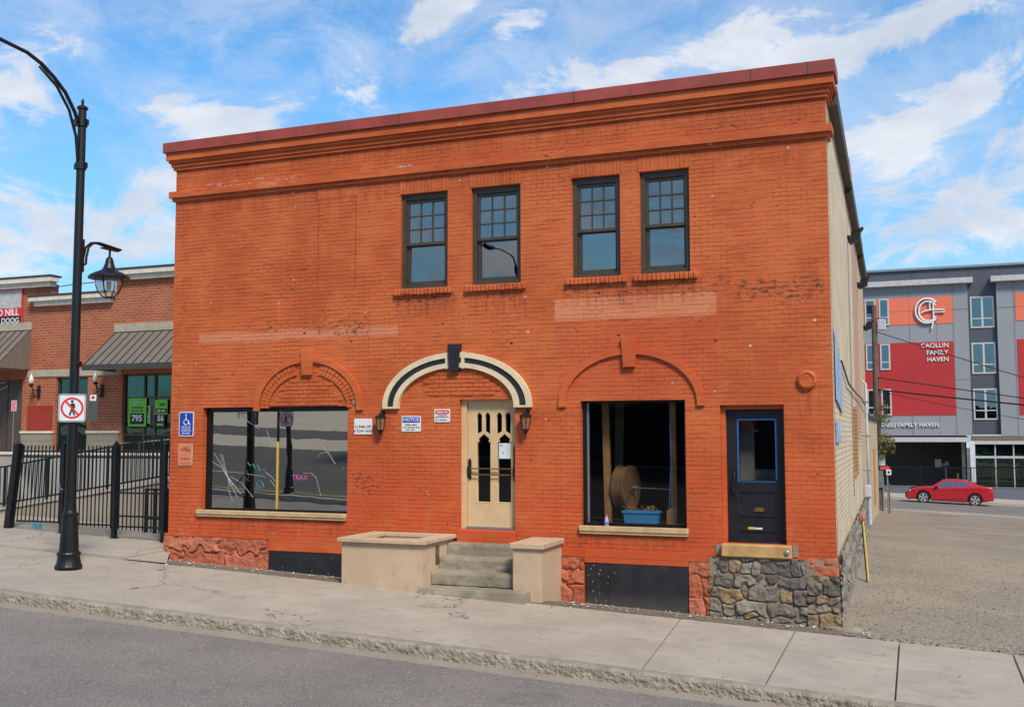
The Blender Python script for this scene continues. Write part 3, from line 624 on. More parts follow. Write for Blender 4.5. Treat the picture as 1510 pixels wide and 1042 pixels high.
# rubble base of the side wall: many rough stones
def stone_course(bm, rg, p0, p1, z0, z1, out, hmin=.14, hmax=.3, wmin=.18, wmax=.5, depth=.14, skew=0, topf=None, botf=None):
    """irregular stones laid over the vertical strip from p0 to p1 (x,y), outward vector out"""
    p0 = Vector((*p0, 0)); p1 = Vector((*p1, 0)); L = (p1-p0).length; T = (p1-p0)/L; O = Vector((*out, 0)); z = z0
    while z < z1-.04:
        h = min(rg.uniform(hmin, hmax), z1-z); h = z1-z if z1-z-h < .08 else h; s = rg.uniform(-.15, 0)
        while s < L:
            wd = rg.uniform(wmin, wmax); a = max(0, s); b_ = min(L, s+wd); s += wd
            if b_-a < .05: continue
            zb = z+rg.uniform(-.02, .02) if z > z0 else z; zt = min(z+h+rg.uniform(-.03, .02), z1)
            n = 5; g = []
            prx = rg.uniform(.3, 1.0); ph = rg.uniform(0, 99)
            ex = [rg.uniform(.0, .04) for _ in range(4)]
            for j in range(n+1):
                row = []
                for i in range(n+1):
                    fu, fv = i/n, j/n; uu = (fu-.5)*2; vv = (fv-.5)*2
                    e = max(abs(uu), abs(vv)); r = (1-abs(uu)**5)*(1-abs(vv)**5)
                    ca = 1-.10*(abs(uu)*abs(vv))**2
                    aa = a+.012+ex[0]*fv; bb = b_-.012-ex[1]*(1-fv); zz0 = zb+.010+ex[2]*fu*.7; zz1 = zt-.010-ex[3]*(1-fu)*.7
                    px = (aa+bb)/2+(bb-aa)/2*uu*ca; pz = (zz0+zz1)/2+(zz1-zz0)/2*vv*ca
                    q = p0+T*px; off = -.02+(depth*prx*.5+.03)*r**.5 + .018*mnoise.noise(Vector((px*9+ph, pz*9, 0)))+.03*mnoise.noise(Vector((px*3+ph, pz*4, 2)))*r
                    row.append(bm.verts.new((q.x+O.x*off, q.y+O.y*off, pz)))
                g.append(row)
            for j in range(n):
                for i in range(n): bm.faces.new((g[j][i], g[j][i+1], g[j+1][i+1], g[j+1][i]))
        z += h
def rubble(bm, seed, p0, p1, z0, z1, out, cw, ch, depth, step=.02, rough=.02, edge=.22):
    """rough masonry: every stone its own island of faces, joints sunk between them"""
    rg = random.Random(seed); p0 = Vector((*p0, 0)); p1 = Vector((*p1, 0)); L = (p1-p0).length; T = (p1-p0)/L; O = Vector((*out, 0)); seeds = []
    z = z0-ch*.3; k = 0
    while z < z1+ch:
        hh = ch*rg.uniform(.6, 1.45); x = -cw*rg.random()
        while x < L+cw:
            ww = cw*rg.choice((.45, .7, 1, 1.2, 1.8)); seeds.append((x+ww/2, z+hh/2+rg.uniform(-.3, .3)*ch, ww, hh, rg.uniform(.45, 1), rg.uniform(-.5, .5), rg.uniform(-.5, .5), rg.uniform(0, 50))); x += ww
        z += hh; k += 1
    def near(u, v):
        u2 = u+.10*cw*3*mnoise.noise(Vector((u*4, v*4, seed))); v2 = v+.12*ch*3*mnoise.noise(Vector((u*5+9, v*5, seed)))
        best = [9e9, 9e9]; bi = None
        for s_ in seeds:
            if abs(s_[0]-u2) > cw*1.9 or abs(s_[1]-v2) > ch*1.9: continue
            d = (abs((u2-s_[0])/s_[2])**3+abs((v2-s_[1])/s_[3])**3)**(1/3)
            if d < best[0]: best = [d, best[0]]; bi = s_
            elif d < best[1]: best[1] = d
        return bi, best[1]-best[0]
    nx, nz = max(2, int(L/step)), max(2, int((z1-z0)/step)); V = {}; cache = {}
    def vert(i, j, cell):
        key = (i, j, cell[7])
        if key in V: return V[key]
        u, v = L*i/nx, z0+(z1-z0)*j/nz
        if (i, j) not in cache: cache[(i, j)] = near(u, v)
        c2, e = cache[(i, j)]; e = e if c2 is cell else 0
        f = min(1, max(0, e/edge)); f = f**.5
        off = .004+f*depth*cell[4]+f*((u-cell[0])*cell[5]+(v-cell[1])*cell[6])*.18+f*rough*(mnoise.noise(Vector((u*8, v*8, cell[7])))+.7*mnoise.noise(Vector((u*22, v*22, cell[7]))))
        off = max(.002, off); q = p0+T*u; V[key] = bm.verts.new((q.x+O.x*off, q.y+O.y*off, v)); return V[key]
    for i in range(nx):
        for j in range(nz):
            cell, e = near(L*(i+.5)/nx, z0+(z1-z0)*(j+.5)/nz)
            if cell: bm.faces.new((vert(i, j, cell), vert(i+1, j, cell), vert(i+1, j+1, cell), vert(i, j+1, cell)))
bm = BM(); rubble(bm, 1, (sx(0), 0.02), (sx(DEP), DEP), -.25, 1.10, (1, 0), .5, .3, .07, .06, .03); mk('side_base', bm, 'sidestone', B, smooth=True, recalc=False)
for sd_, x0_, x1_, z0_, z1_, cw_, ch_, dp_ in ((2, -.05, 2.385, .25, LEDGE-.055, .85, .42, .07), (3, 8.28, 8.685, -.05, LEDGE-.125, .42, .36, .09), (4, 10.465, 10.80, -.05, LEDGE-.125, .36, .34, .07), (5, 12.32, 12.80, .80, LEDGE+.02, .5, .26, .05)):
    bm = BM(); rubble(bm, sd_, (x0_, -.031), (x1_, -.031), z0_, z1_, (0, -1), cw_, ch_, dp_*.7, .018, .022, .13); mk('painted_stone_base', bm, 'redstone', B, smooth=True, recalc=False)
bm = BM(); rubble(bm, 6, (10.80, -.031), (12.32, -.031), -.15, LEDGE-.02, (0, -1), .27, .19, .085, .014, .026, .15); mk('rubble_stone_base', bm, 'greystone', B, smooth=True, recalc=False)
bm = BM(); rubble(bm, 8, (12.321, -.031), (12.81, -.031), -.15, .80, (0, -1), .36, .20, .095, .014, .028, .15); mk('rubble_stone_base', bm, 'greystone', B, smooth=True, recalc=False)
bm = BM(); box(bm, 10.8, W+.012, -.066, -.001, -.2, 1.025); mk('base_mortar', bm, 'mortar', B)
bm = BM(); box(bm, -.045, 2.39, -.03, -.001, .0, LEDGE-.004); box(bm, 8.1, 8.69, -.03, -.001, -.1, LEDGE-.004); box(bm, 10.46, 10.79, -.03, -.001, -.1, LEDGE-.004)
box(bm, 2.391, 8.099, -.045, -.001, .80, LEDGE); box(bm, 8.691, 10.459, -.05, -.001, .845, LEDGE); box(bm, -.05, 2.389, -.05, -.031, LEDGE-.05, LEDGE); box(bm, 8.1, 10.8, -.054, -.051, LEDGE-.12, LEDGE-.05)
mk('base_ledge', bm, 'orange_flat', B)
for i, (a, b_, z0, z1) in enumerate(((2.392, 3.99, .25, .798), (8.695, 10.455, .02, .843))):
    bm = BM()
    if i == 0: box(bm, a, b_, -.035, -.002, z0, z1, .004)
    else: box(bm, a, a+.42, -.035, -.002, z0, z1, .004); box(bm, a+.4205, b_, -.042, -.002, z0, z1, .004)
    o = mk('hatch_board', bm, 'hatch', B); o['label'] = ('black painted board left of the beige planter', 'wide black painted board below the shop window with the timber drum')[i]
# cornice (wraps both corners), belt course
def band(bm, p, z0, z1, side=.5): box(bm, -p, W+p*.9, -p, side, z0, z1)
bm = BM(); box(bm, -.2, W+.17, -.2, .5, 8.718, 8.926, .006); o = mk('parapet_coping', bm, 'coping', B)
bm = BM()
for xx in (11.62, 12.52, 8.6, 5.2, 2.1): box(bm, xx, xx+.012, -.204, -.201, 8.72, 8.92)
mk('coping_seam', bm, 'brown', o)
bm = BM(); band(bm, .15, 8.565, 8.716); band(bm, .112, 8.512, 8.563); band(bm, .075, 8.44, 8.51); band(bm, .045, 8.377, 8.438)
band(bm, .10, 7.80, 7.925, .35); band(bm, .05, 7.73, 7.798, .35); mk('cornice', bm, 'orange_flat', B)
bm = BM()
for i, (y0, y1, zt) in enumerate(((.52, 6.2, 8.70), (6.21, 6.9, 8.72), (6.91, 12.5, 8.62), (12.51, 15.5, 8.62), (15.51, 21, 8.52))):
    t_ = .30
    vs = [(sx(y0)-.2, y0), (sx(y0)+.16, y0), (sx(y1)+.16, y1), (sx(y1)-.2, y1)]
    a = [bm.verts.new((p[0], p[1], zt-t_)) for p in vs]; b_ = [bm.verts.new((p[0], p[1], zt)) for p in vs]
    bm.faces.new(a); bm.faces.new(b_)
    for k in range(4): bm.faces.new((a[k], a[(k+1) % 4], b_[(k+1) % 4], b_[k]))
mk('side_coping', bm, 'brown', B)
bm = BM(); y0, y1 = 5.3, 6.3; quad(bm, (sx(y0)+.165, y0, 8.42), (sx(y1)+.165, y1, 8.42), (sx(y1)+.165, y1, 8.73), (sx(y0)+.165, y0, 8.73)); mk('coping_patch', bm, 'red', B)
# soldier courses above the upper windows
bm = BM(); rr = random.Random(2)
def soldier(bm, x0, x1, z0, z1, y=-.004, wd=.072):
    x = x0
    while x < x1-.03:
        k = wd*rr.uniform(.9, 1.1); box(bm, x+.004, min(x+k, x1)-.004, y-rr.uniform(.001, .007), .0, z0+.003, z1-rr.uniform(.0, .02)); x += k
for k, e0, e1 in (('u1', .02, .03), ('u2', .03, .04), ('u3', .03, .08), ('u4', .03, .04)):
    a, b_, c, d = OPEN[k]; soldier(bm, a-e0, b_+e1, d+.004, 7.70)
soldier(bm, 3.36, 4.22, 7.50, 7.72, -.002)
soldier(bm, 3.05, 3.9, 4.62, 4.8, -.001) if False else None
mk('soldier_course', bm, 'orange_flat', B)
# blocked window outline
bm = BM(); box(bm, 3.38, 3.388, -.006, 0, 5.75, 7.49); box(bm, 4.2, 4.208, -.006, 0, 5.75, 7.49); mk('blocked_window_joint', bm, simple('dark joint', (.2, .045, .02), .8), B)

# ---------------------------------------------------------------- arches
def ell(cx, cz, a, b, t0, t1, n=40): return [(cx+a*math.cos(t0+(t1-t0)*i/n), cz+b*math.sin(t0+(t1-t0)*i/n)) for i in range(n+1)]
def ring(bm, cx, cz, ao, bo, ai, bi, y0, y1, foot=0, n=48, t0=0, t1=math.pi):
    o = ell(cx, cz, ao, bo, t0, t1, n); i_ = ell(cx, cz, ai, bi, t0, t1, n)
    if foot: o = [(o[0][0], o[0][1]-foot)]+o+[(o[-1][0], o[-1][1]-foot)]; i_ = [(i_[0][0], i_[0][1]-foot)]+i_+[(i_[-1][0], i_[-1][1]-foot)]
    for k in range(len(o)-1):
        c = [o[k], o[k+1], i_[k+1], i_[k]]
        f = [bm.verts.new((p[0], y0, p[1])) for p in c]; b_ = [bm.verts.new((p[0], y1, p[1])) for p in c]
        bm.faces.new(f); bm.faces.new((f[0], f[1], b_[1], b_[0])); bm.faces.new((f[2], f[3], b_[3], b_[2]))
        if k == 0: bm.faces.new((f[3], f[0], b_[0], b_[3]))
        if k == len(o)-2: bm.faces.new((f[1], f[2], b_[2], b_[1]))
    bmesh.ops.remove_doubles(bm, verts=bm.verts, dist=.0003)
def keystone(x0t, x1t, x0b, x1b, z0, z1, yf, mat, parent):
    bm = BM(); poly_prism(bm, [(x0t, z1), (x1t, z1), (x1b, z0), (x0b, z0)], yf, 0)
    bmesh.ops.bevel(bm, geom=list(bm.edges), offset=.006, segments=1, affect='EDGES'); return mk('keystone', bm, mat, parent)
# left: brick arch
bm = BM(); ring(bm, 3.2, 3.5, 1.20, .985, 1.075, .865, -.055, -.0, .05); ar = mk('arch_moulding', bm, 'orange_flat', B)
ar['label'] = 'orange brick arch with rowlock bricks over the wide shop window'
keystone(3.075, 3.335, 3.10, 3.31, 4.12, 4.61, -.09, 'orange_flat', ar)
bm = BM(); rr = random.Random(4)
for ao, bo, ai, bi, yy in ((1.06, .85, .965, .755, -.028), (.95, .74, .86, .65, -.036)):
    N_ = 34
    for k in range(N_):
        t0 = math.pi*(k+.07)/N_; t1 = math.pi*(k+.93)/N_
        if .42*math.pi < (t0+t1)/2 < .58*math.pi: continue
        if k < 2 and ao > 1: continue
        j = rr.uniform(-.006, .006); flat = k in range(9, 26) and rr.random() < .5
        o = ell(3.2, 3.5, ao, bo, t0, t1, 1); i_ = ell(3.2, 3.5, ai, bi, t0, t1, 1); c = [o[0], o[1], i_[1], i_[0]]
        f = [bm.verts.new((p[0], yy+j, p[1])) for p in c]; b_ = [bm.verts.new((p[0], 0, p[1])) for p in c]; bm.faces.new(f)
        for q in range(4): bm.faces.new((f[q], f[(q+1) % 4], b_[(q+1) % 4], b_[q]))
mk('rowlock_bricks', bm, 'orange_flat', ar)
bm = BM(); box(bm, 4.17, 4.28, -.02, -.002, 3.56, 3.70); mk('broken_brick_hole', bm, 'mortar', ar)
# right: plain arch
bm = BM(); ring(bm, 9.50, 3.52, 1.26, .93, 1.135, .815, -.05, 0, .06); a2 = mk('arch_moulding', bm, 'orange_flat', B); a2['label'] = 'smooth orange arch over the shop window with the drum'
keystone(9.365, 9.635, 9.40, 9.60, 4.117, 4.62, -.085, 'orange_flat', a2)
# middle: cream and black arch over the door
bm = BM(); ring(bm, 6.29, 3.50, 1.46, .965, 1.36, .868, -.075, 0, .035); ring(bm, 6.29, 3.50, 1.235, .775, 1.13, .69, -.075, 0, .035)
for s in (-1, 1):
    xc = 6.29+s*.155; poly_prism(bm, [(xc-.03, 4.47), (xc+.03, 4.47), (xc+.03, 4.17), (xc-.03, 4.17)], -.074, -.001)
    xf = 6.29+s*1.2975; box(bm, min(xf-.062, xf+.062), max(xf-.062, xf+.062), -.074, -.001, 3.465, 3.50)
a3 = mk('arch_moulding', bm, 'creamtrim', B); a3['label'] = 'cream and black arch over the cream entrance door'
bm = BM(); ring(bm, 6.29, 3.50, 1.359, .867, 1.236, .776, -.05, 0, 0); mk('arch_inlay', bm, 'boards', a3)
keystone(6.165, 6.405, 6.195, 6.375, 4.12, 4.61, -.12, 'boards', a3)
# raised bricks in the tympana
bm = BM(); rr = random.Random(9)
def brickpatch(bm, x0, x1, z0, z1, cx, cz, a, b_):
    z = z0; k = 0
    while z < z1-.03:
        x = x0+(-.11 if k % 2 else 0)
        while x < x1:
            xa, xb = x+.005, x+.21; mx, mz = (xa+xb)/2, z+.035
            if ((abs(mx-cx)+.10)/a)**2+((z+.07-cz)/b_)**2 < 1 or mz < cz: box(bm, xa, xb, -rr.uniform(.012, .022), 0, z+.006, z+.066)
            x += .218
        z += .0735; k += 1
brickpatch(bm, 2.35, 4.05, 3.545, 4.12, 3.2, 3.5, .86, .64); brickpatch(bm, 5.75, 7.0, 3.69, 4.16, 6.29, 3.5, 1.13, .69); mk('tympanum_bricks', bm, 'orange_flat', B)
# rosette
bm = BM(); lathe(bm, [(.15, 0), (.155, .03), (.14, .06), (.11, .075), (.10, .06), (.0, .06)], n=28); bmesh.ops.rotate(bm, verts=bm.verts, matrix=Matrix.Rotation(math.pi/2, 3, 'X')); bmesh.ops.translate(bm, verts=bm.verts, vec=(12.385, 0, 3.845)); mk('wall_rosette', bm, 'orange_flat', B, smooth=False)

# ---------------------------------------------------------------- upper windows
for k, (a, b_, c, d) in [(k, OPEN[k]) for k in ('u1', 'u2', 'u3', 'u4')]:
    w_, h_ = b_-a, d-c; bm = BM(); y0, y1 = .07, .16
    box(bm, a+.002, a+.075, y0, y1, c+.002, d-.002); box(bm, b_-.075, b_-.002, y0, y1, c+.002, d-.002); box(bm, a+.0751, b_-.0751, y0, y1, d-.10, d-.002); box(bm, a+.0751, b_-.0751, y0, y1, c+.002, c+.075)
    win = mk('window', bm, 'winframe', B)
    win['label'] = dict(u1='leftmost upper sash window', u2='second upper sash window from the left', u3='third upper sash window from the left', u4='rightmost upper sash window')[k]
    mid = c+h_*.445+.03
    bm = BM(); y0, y1 = .105, .150; xa, xb = a+.076, b_-.076; zt = d-.101
    box(bm, xa, xa+.045, y0, y1, mid, zt); box(bm, xb-.045, xb, y0, y1, mid, zt); box(bm, xa+.0451, xb-.0451, y0, y1, zt-.055, zt); box(bm, xa+.0451, xb-.0451, y0, y1, mid, mid+.05)
    gx0, gx1, gz0, gz1 = xa+.046, xb-.046, mid+.051, zt-.056
    for i in (1, 2): xx = gx0+(gx1-gx0)*i/3; box(bm, xx-.011, xx+.011, y0+.008, y1-.005, gz0, gz1)
    for i in (1, 2):
        zz = gz0+(gz1-gz0)*i/3
        for q in range(3): qa = gx0+(gx1-gx0)*q/3+(.0112 if q else 0); qb = gx0+(gx1-gx0)*(q+1)/3-(.0112 if q < 2 else 0); box(bm, qa, qb, y0+.010, y1-.006, zz-.011, zz+.011)
    mk('upper_sash', bm, 'winframe', win)
    tq = rnd.uniform(-.012, .012); tr_ = rnd.uniform(-.01, .01); bm = BM(); quad(bm, (gx0-.01, .135-tq, gz0-.01), (gx1+.01, .135-tq+tr_, gz0-.01), (gx1+.01, .135+tr_, gz1+.01), (gx0-.01, .135, gz1+.01)); mk('pane', bm, 'winglass', win)
    bm = BM(); y0, y1 = .155, .20; zb = c+.076
    box(bm, xa, xa+.05, y0, y1, zb, mid+.02); box(bm, xb-.05, xb, y0, y1, zb, mid+.02); box(bm, xa+.0501, xb-.0501, y0, y1, mid-.02, mid+.02); box(bm, xa+.0501, xb-.0501, y0, y1, zb, zb+.075); mk('lower_sash', bm, 'winframe', win)
    tq = rnd.uniform(-.012, .012); tr_ = rnd.uniform(-.01, .01); bm = BM(); quad(bm, (xa+.04, .185-tq, zb+.06), (xb-.04, .185-tq+tr_, zb+.06), (xb-.04, .185+tr_, mid), (xa+.04, .185, mid)); mk('pane', bm, 'winglass', win)
    bm = BM(); x = a-.11; xe = b_+.10; rr = random.Random(int(a*10))
    while x < xe-.04:
        wd = .078; vs = box(bm, x+.003, x+wd-.003, -.07-rr.uniform(0, .012), .06, c-.125+rr.uniform(-.006, .006), c-.004+rr.uniform(-.004, 0), .014); x += wd
    mk('brick_sill', bm, 'orange_flat', win)

# ---------------------------------------------------------------- shop windows
a, b_, c, d = OPEN['lw']
bm = BM(); y0, y1 = .13, .20
box(bm, a+.002, a+.10, y0, y1, c+.002, d-.002); box(bm, b_-.04, b_-.002, y0, y1, c+.002, d-.002); box(bm, a+.1002, b_-.0402, y0, y1, d-.09, d-.002); box(bm, a+.1002, b_-.0402, y0, y1, c+.002, c+.03)
LWIN = mk('window', bm, 'blackmetal', B); LWIN['label'] = 'wide shop window with graffiti on its glass'
bm = BM(); quad(bm, (a+.09, .17, c+.02), (b_-.03, .17, c+.02), (b_-.03, .17, d-.08), (a+.09, .17, d-.08)); mk('pane', bm, 'bigglass', LWIN)
xm = onY(408.5, 700, .15).x
bm = BM(); box(bm, xm-.014, xm+.014, .145, .166, 2.86, d-.092); mk('mullion', bm, 'blackmetal', LWIN)
bm = BM(); box(bm, xm-.015, xm+.015, .145, .166, c+.032, 2.859); o = mk('mullion', bm, 'yellow', LWIN); o['label'] = 'yellow lower part of the window mullion'
bm = BM(); box(bm, a-.07, b_+.0, -.075, .129, c-.085, c-.0, .008); box(bm, a-.055, b_-.01, -.055, -.001, c-.125, c-.0865); mk('sill', bm, 'sillwood', LWIN)
# scratches, tags and scribbles on the glass
bm = BM()
def gp(px, py): p = onY(px, py, .163); return p
def stroke(pts, r, bm): sweep(bm, [gp(*p) for p in pts], r, 4)
Z6 = lambda x, y: (295+x*.1728, 590+y*.1728)
for pts in ([(120,450),(170,530),(235,650),(320,760)], [(170,450),(200,560),(240,660),(280,720)], [(190,460),(220,590),(260,740)], [(105,525),(180,570),(250,680),(350,800)], [(240,640),(240,760),(280,860)], [(250,690),(320,830)],
            [(105,600),(300,612),(520,645)], [(260,650),(360,710),(450,825)], [(350,120),(420,190),(505,245)], [(570,260),(600,340),(645,380)], [(1035,380),(1100,460),(1155,545)], [(560,615),(610,650),(640,690)], [(600,680),(640,735)],
            [(880,620),(950,620),(990,660),(1030,810)], [(1000,485),(1030,450),(1110,440)]):
    stroke([Z6(*p) for p in pts], .0032, bm)
mk('scratches', bm, 'scratch', LWIN)
bm = BM()
for pts in ([(405,530),(430,560),(450,540),(470,580),(490,550),(510,600)], [(510,600),(545,590),(560,600),(520,640),(560,660)], [(490,745),(485,700),(515,680),(530,710),(500,730),(525,750)], [(530,700),(545,740)], [(1165,912),(1190,905),(1215,915)], [(1210,600),(1215,575),(1250,580)]):
    stroke([Z6(*p) for p in pts], .006, bm)
mk('blue_scribble', bm, 'graf', LWIN)
bm = BM()
for pts in ([(320,710),(360,650),(400,600),(415,640),(405,690)], [(345,600),(380,660),(420,690)], [(370,640),(400,610)]): stroke([Z6(*p) for p in pts], .011, bm)
mk('black_scribble', bm, 'black', LWIN)
p = gp(*Z6(850, 660)); text('pink_lettering', 'TRAX', .135, 'pink', (p.x, .163, p.z), LWIN, ext=.001)

a, b_, c, d = OPEN['rw']
bm = BM(); y0, y1 = .13, .21
box(bm, a+.002, a+.07, y0, y1, c+.002, d-.002); box(bm, b_-.05, b_-.002, y0, y1, c+.002, d-.002); box(bm, a+.0702, b_-.0502, y0, y1, d-.035, d-.002); box(bm, a+.0702, b_-.0502, y0, y1, c+.002, c+.04)
RWIN = mk('window', bm, 'blackmetal', B); RWIN['label'] = 'tall shop window with timbers and a drum inside'
bm = BM(); box(bm, a+.072, a+.105, .15, .2, c+.042, d-.037); mk('glazing_bead', bm, 'steel', RWIN)
bm = BM(); quad(bm, (a+.06, .17, c+.03), (b_-.04, .17, c+.03), (b_-.04, .17, d-.03), (a+.06, .17, d-.03)); mk('pane', bm, 'thinglass', RWIN)
bm = BM(); box(bm, a-.02, b_+.03, -.07, .129, c-.09, c-.0, .008); box(bm, a-.01, b_+.02, -.05, -.001, c-.13, c-.0915); mk('sill', bm, 'sillwood', RWIN)
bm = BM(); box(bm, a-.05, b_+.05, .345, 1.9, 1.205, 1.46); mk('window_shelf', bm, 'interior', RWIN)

# ---------------------------------------------------------------- entrance door
a, b_, c, d = OPEN['door']; DY = .15
bm = BM(); box(bm, a+.002, a+.10, .09, .26, c+.002, d-.002); box(bm, a+.1002, b_-.002, .11, .26, d-.04, d-.002); box(bm, a+.101, b_-.002, .20, .26, c+.06, c+.061)
DOOR = mk('entrance_door', bm, 'cream', B); DOOR['label'] = 'cream door with four narrow lancet panes'
x0 = a+.11; S = .0026; DW, DH = b_-.004-x0, d-.042-(c+.045); sxx = DW/345.; szz = DH/870.
def dl(px, py): return ((px-135)*sxx, (925-py)*szz)
def lancet(xl, xr, top, bot, sp=28, v=True):
    xm_ = (xl+xr)/2; o = [(xl, top+sp+14), (xl-1, top+sp), (xl+3, top+sp-8), (xl+6, top+14), (xm_-5, top+7), (xm_, top), (xm_+5, top+7), (xr-6, top+14), (xr-3, top+sp-8), (xr+1, top+sp), (xr, top+sp+14)]
    return o
sp_ = [[(0, 0), (DW, 0), (DW, DH), (0, DH)]]
for k, (xl, xr) in enumerate(((195, 232), (253, 290), (333, 372), (393, 432))):
    low = [(xr, 262), (xl, 285)] if k % 2 == 0 else [(xr, 285), (xl, 262)]
    sp_.append([dl(*p) for p in lancet(xl, xr, 125, 0)+low])
for xl, xr in ((200, 292), (343, 435)):
    xm_ = (xl+xr)/2; sp_.append([dl(*p) for p in ((xl, 755), (xl, 338), (xl+12, 335), (xl+8, 312), (xm_-14, 292), (xm_, 278), (xm_+14, 292), (xr-8, 312), (xr-12, 335), (xr, 338), (xr, 755))])
leaf = plate('door_leaf', sp_, 'cream', .045, (x0, DY+.02, c+.045), DOOR, bevel=.003)
bm = BM(); quad(bm, (x0+.1, DY+.03, c+.3), (b_-.06, DY+.03, c+.3), (b_-.06, DY+.03, d-.2), (x0+.1, DY+.03, d-.2)); mk('pane', bm, 'doorglass', DOOR)
bm = BM()
for xl, xr in ((195, 296), (338, 440)):
    for (p, q) in (((xl, 760), (xr, 754)),):
        A, Bq = dl(*p), dl(*q); box(bm, x0+A[0], x0+Bq[0], DY-.010, DY-.0035, c+.045+A[1], c+.045+Bq[1])
mk('door_bead', bm, 'creamtrim', DOOR)
def dp(px, py, dy=0): q = dl(px, py); return (x0+q[0], DY-dy, c+.045+q[1])
bm = BM()
for px, z0, z1 in ((148, 600, 452), (463, 613, 362)):
    A = dp(px, z0); Bq = dp(px, z1); xw = .028
    box(bm, A[0]-xw, A[0]+xw, DY-.02, DY-.0035, A[2]+.03, Bq[2]-.03); box(bm, A[0]-xw*.5, A[0]+xw*.5, DY-.028, DY-.0035, A[2], Bq[2])
    box(bm, A[0]-xw*.8, A[0]+xw*.8, DY-.07, DY-.021, A[2]+.10, A[2]+.24)
mk('handle_plate', bm, 'bronze', DOOR)
bm = BM()
for py in (523, 565):
    A = dp(158, py, .06); Bq = dp(455, py, .06); sweep(bm, [A, Bq], .011, 10)
mk('push_bar', bm, 'brass', DOOR)
A = dp(350, 452); Bq = dp(432, 345); bm = BM(); box(bm, A[0], Bq[0], DY-.003, DY+.001, A[2], Bq[2]); pn = mk('door_notice', bm, 'paper', DOOR)
glyphs('notice_print', [(A[0]+.02, A[0]+.07, Bq[2]-.05, .02), (A[0]+.07, A[0]+.09, A[2]+.09, .03)], 'black', DY-.0035, pn)
bm = BM(); box(bm, a+.1005, b_-.002, .06, .30, c+.002, c+.043, .004); mk('threshold', bm, 'steel', DOOR)
bm = BM(); box(bm, a-.03, b_+.6, -.06, -.046, LEDGE+.0, c-.01) if False else box(bm, a-.02, b_+.02, -.07, -.001, LEDGE+.004, c-.002, .01); mk('door_step_riser', bm, 'orange_flat', DOOR)

# ---------------------------------------------------------------- black side door
a, b_, c, d = OPEN['bdoor']; K = (b_-a)/252.; KZ = (d-c)/534.
def bx_(px): return a+(px-110)*K
def bz_(py): return c+(632-py)*KZ
bm = BM(); box(bm, a+.002, a+.07, .10, .26, c+.002, d-.002); box(bm, b_-.02, b_-.002, .10, .26, c+.002, d-.002); box(bm, a+.0702, b_-.0202, .10, .26, d-.07, d-.002); BD = mk('side_door', bm, 'orange_flat', B); BD['label'] = 'black panelled door with blue tape round its pane'
lx0, lx1, lz0, lz1 = a+.075, b_-.024, c+.03, d-.075
hole = [(bx_(178)-lx0, bz_(392)-lz0), (bx_(320)-lx0, bz_(392)-lz0), (bx_(320)-lx0, bz_(157)-lz0), (bx_(178)-lx0, bz_(157)-lz0)]
LWd, LHt = lx1-lx0, lz1-lz0; spl = [[(0, 0), (LWd, 0), (LWd, LHt), (0, LHt)], hole]
for (pa, pb) in ((436, 520), (530, 576), (588, 622)): spl.append([(bx_(178)-lx0, bz_(pb)-lz0), (bx_(322)-lx0, bz_(pb)-lz0), (bx_(322)-lx0, bz_(pa)-lz0), (bx_(178)-lx0, bz_(pa)-lz0)])
plate('door_leaf', spl, 'blackdoor', .045, (lx0, .20, lz0), BD, bevel=.003)
bm = BM()
for (pa, pb) in ((436, 520), (530, 576), (588, 622)): box(bm, bx_(178)-.005, bx_(322)+.005, .195, .215, bz_(pb)-.005, bz_(pa)+.005)
mk('door_panel', bm, 'blackdoor', BD)
bm = BM(); quad(bm, (bx_(176), .2, bz_(394)), (bx_(322), .2, bz_(394)), (bx_(322), .2, bz_(155)), (bx_(176), .2, bz_(155))); mk('pane', bm, 'doorglass', BD)
bm = BM(); X0, X1, Z0, Z1 = bx_(170), bx_(326), bz_(398), bz_(152)
for q in ((X0, X0+.025, Z0, Z1), (X1-.022, X1, Z0+.05, Z1), (X0+.0251, X1-.0221, Z1-.022, Z1), (X0+.0251, X1-.0221, Z0, Z0+.012)): box(bm, q[0], q[1], .170, .1735, q[2], q[3])
mk('masking_tape', bm, 'tape', BD)
bm = BM(); lathe(bm, [(.0, 0), (.0, 0)], n=3) if False else None
bm = BM(); box(bm, bx_(238), bx_(268), .165, .1735, bz_(512), bz_(496), .004)
for s in (-1, 1): sweep(bm, [(bx_(252)+s*.05+.035*math.cos(t)*s, .169, bz_(504)+.028*math.sin(t)) for t in [i*math.pi/6 for i in range(12)]], .006, 5)
mk('mail_slot', bm, 'brass', BD)
bm = BM(); box(bm, bx_(208), bx_(232), .170, .1735, bz_(581), bz_(571)); mk('door_sticker', bm, 'yellow', BD)
bm = BM(); box(bm, bx_(150), bx_(222), .60, .66, 1.25, 4.0); box(bm, bx_(150), bx_(360), .70, .75, 1.25, bz_(352)); tag(mk('room_divider', bm, simple('pale room board', (.55, .52, .47), .8)), 'pale board standing behind the glass of the black side door', 'board')
bm = BM(); box(bm, bx_(233), bx_(264), .170, .1735, bz_(580), bz_(573)); mk('door_sticker', bm, 'paper', BD)
bm = BM(); box(bm, bx_(154), bx_(163), .16, .1735, bz_(468), bz_(350), .003); box(bm, bx_(150), bx_(160), .10, .159, bz_(440), bz_(400), .004); sweep(bm, [(bx_(158), .15, bz_(360)), (bx_(158), .10, bz_(375)), (bx_(158), .10, bz_(395))], .012, 6); mk('door_handle', bm, 'bronze', BD)
bm = BM(); box(bm, lx0, lx1, .12, .26, c+.002, c+.028); mk('threshold', bm, 'boards', BD)
bm = BM(); box(bm, 11.0, 12.10, -.14, .119, 1.035, 1.243, .02); mk('stone_doorstep', bm, 'sandstone', BD)
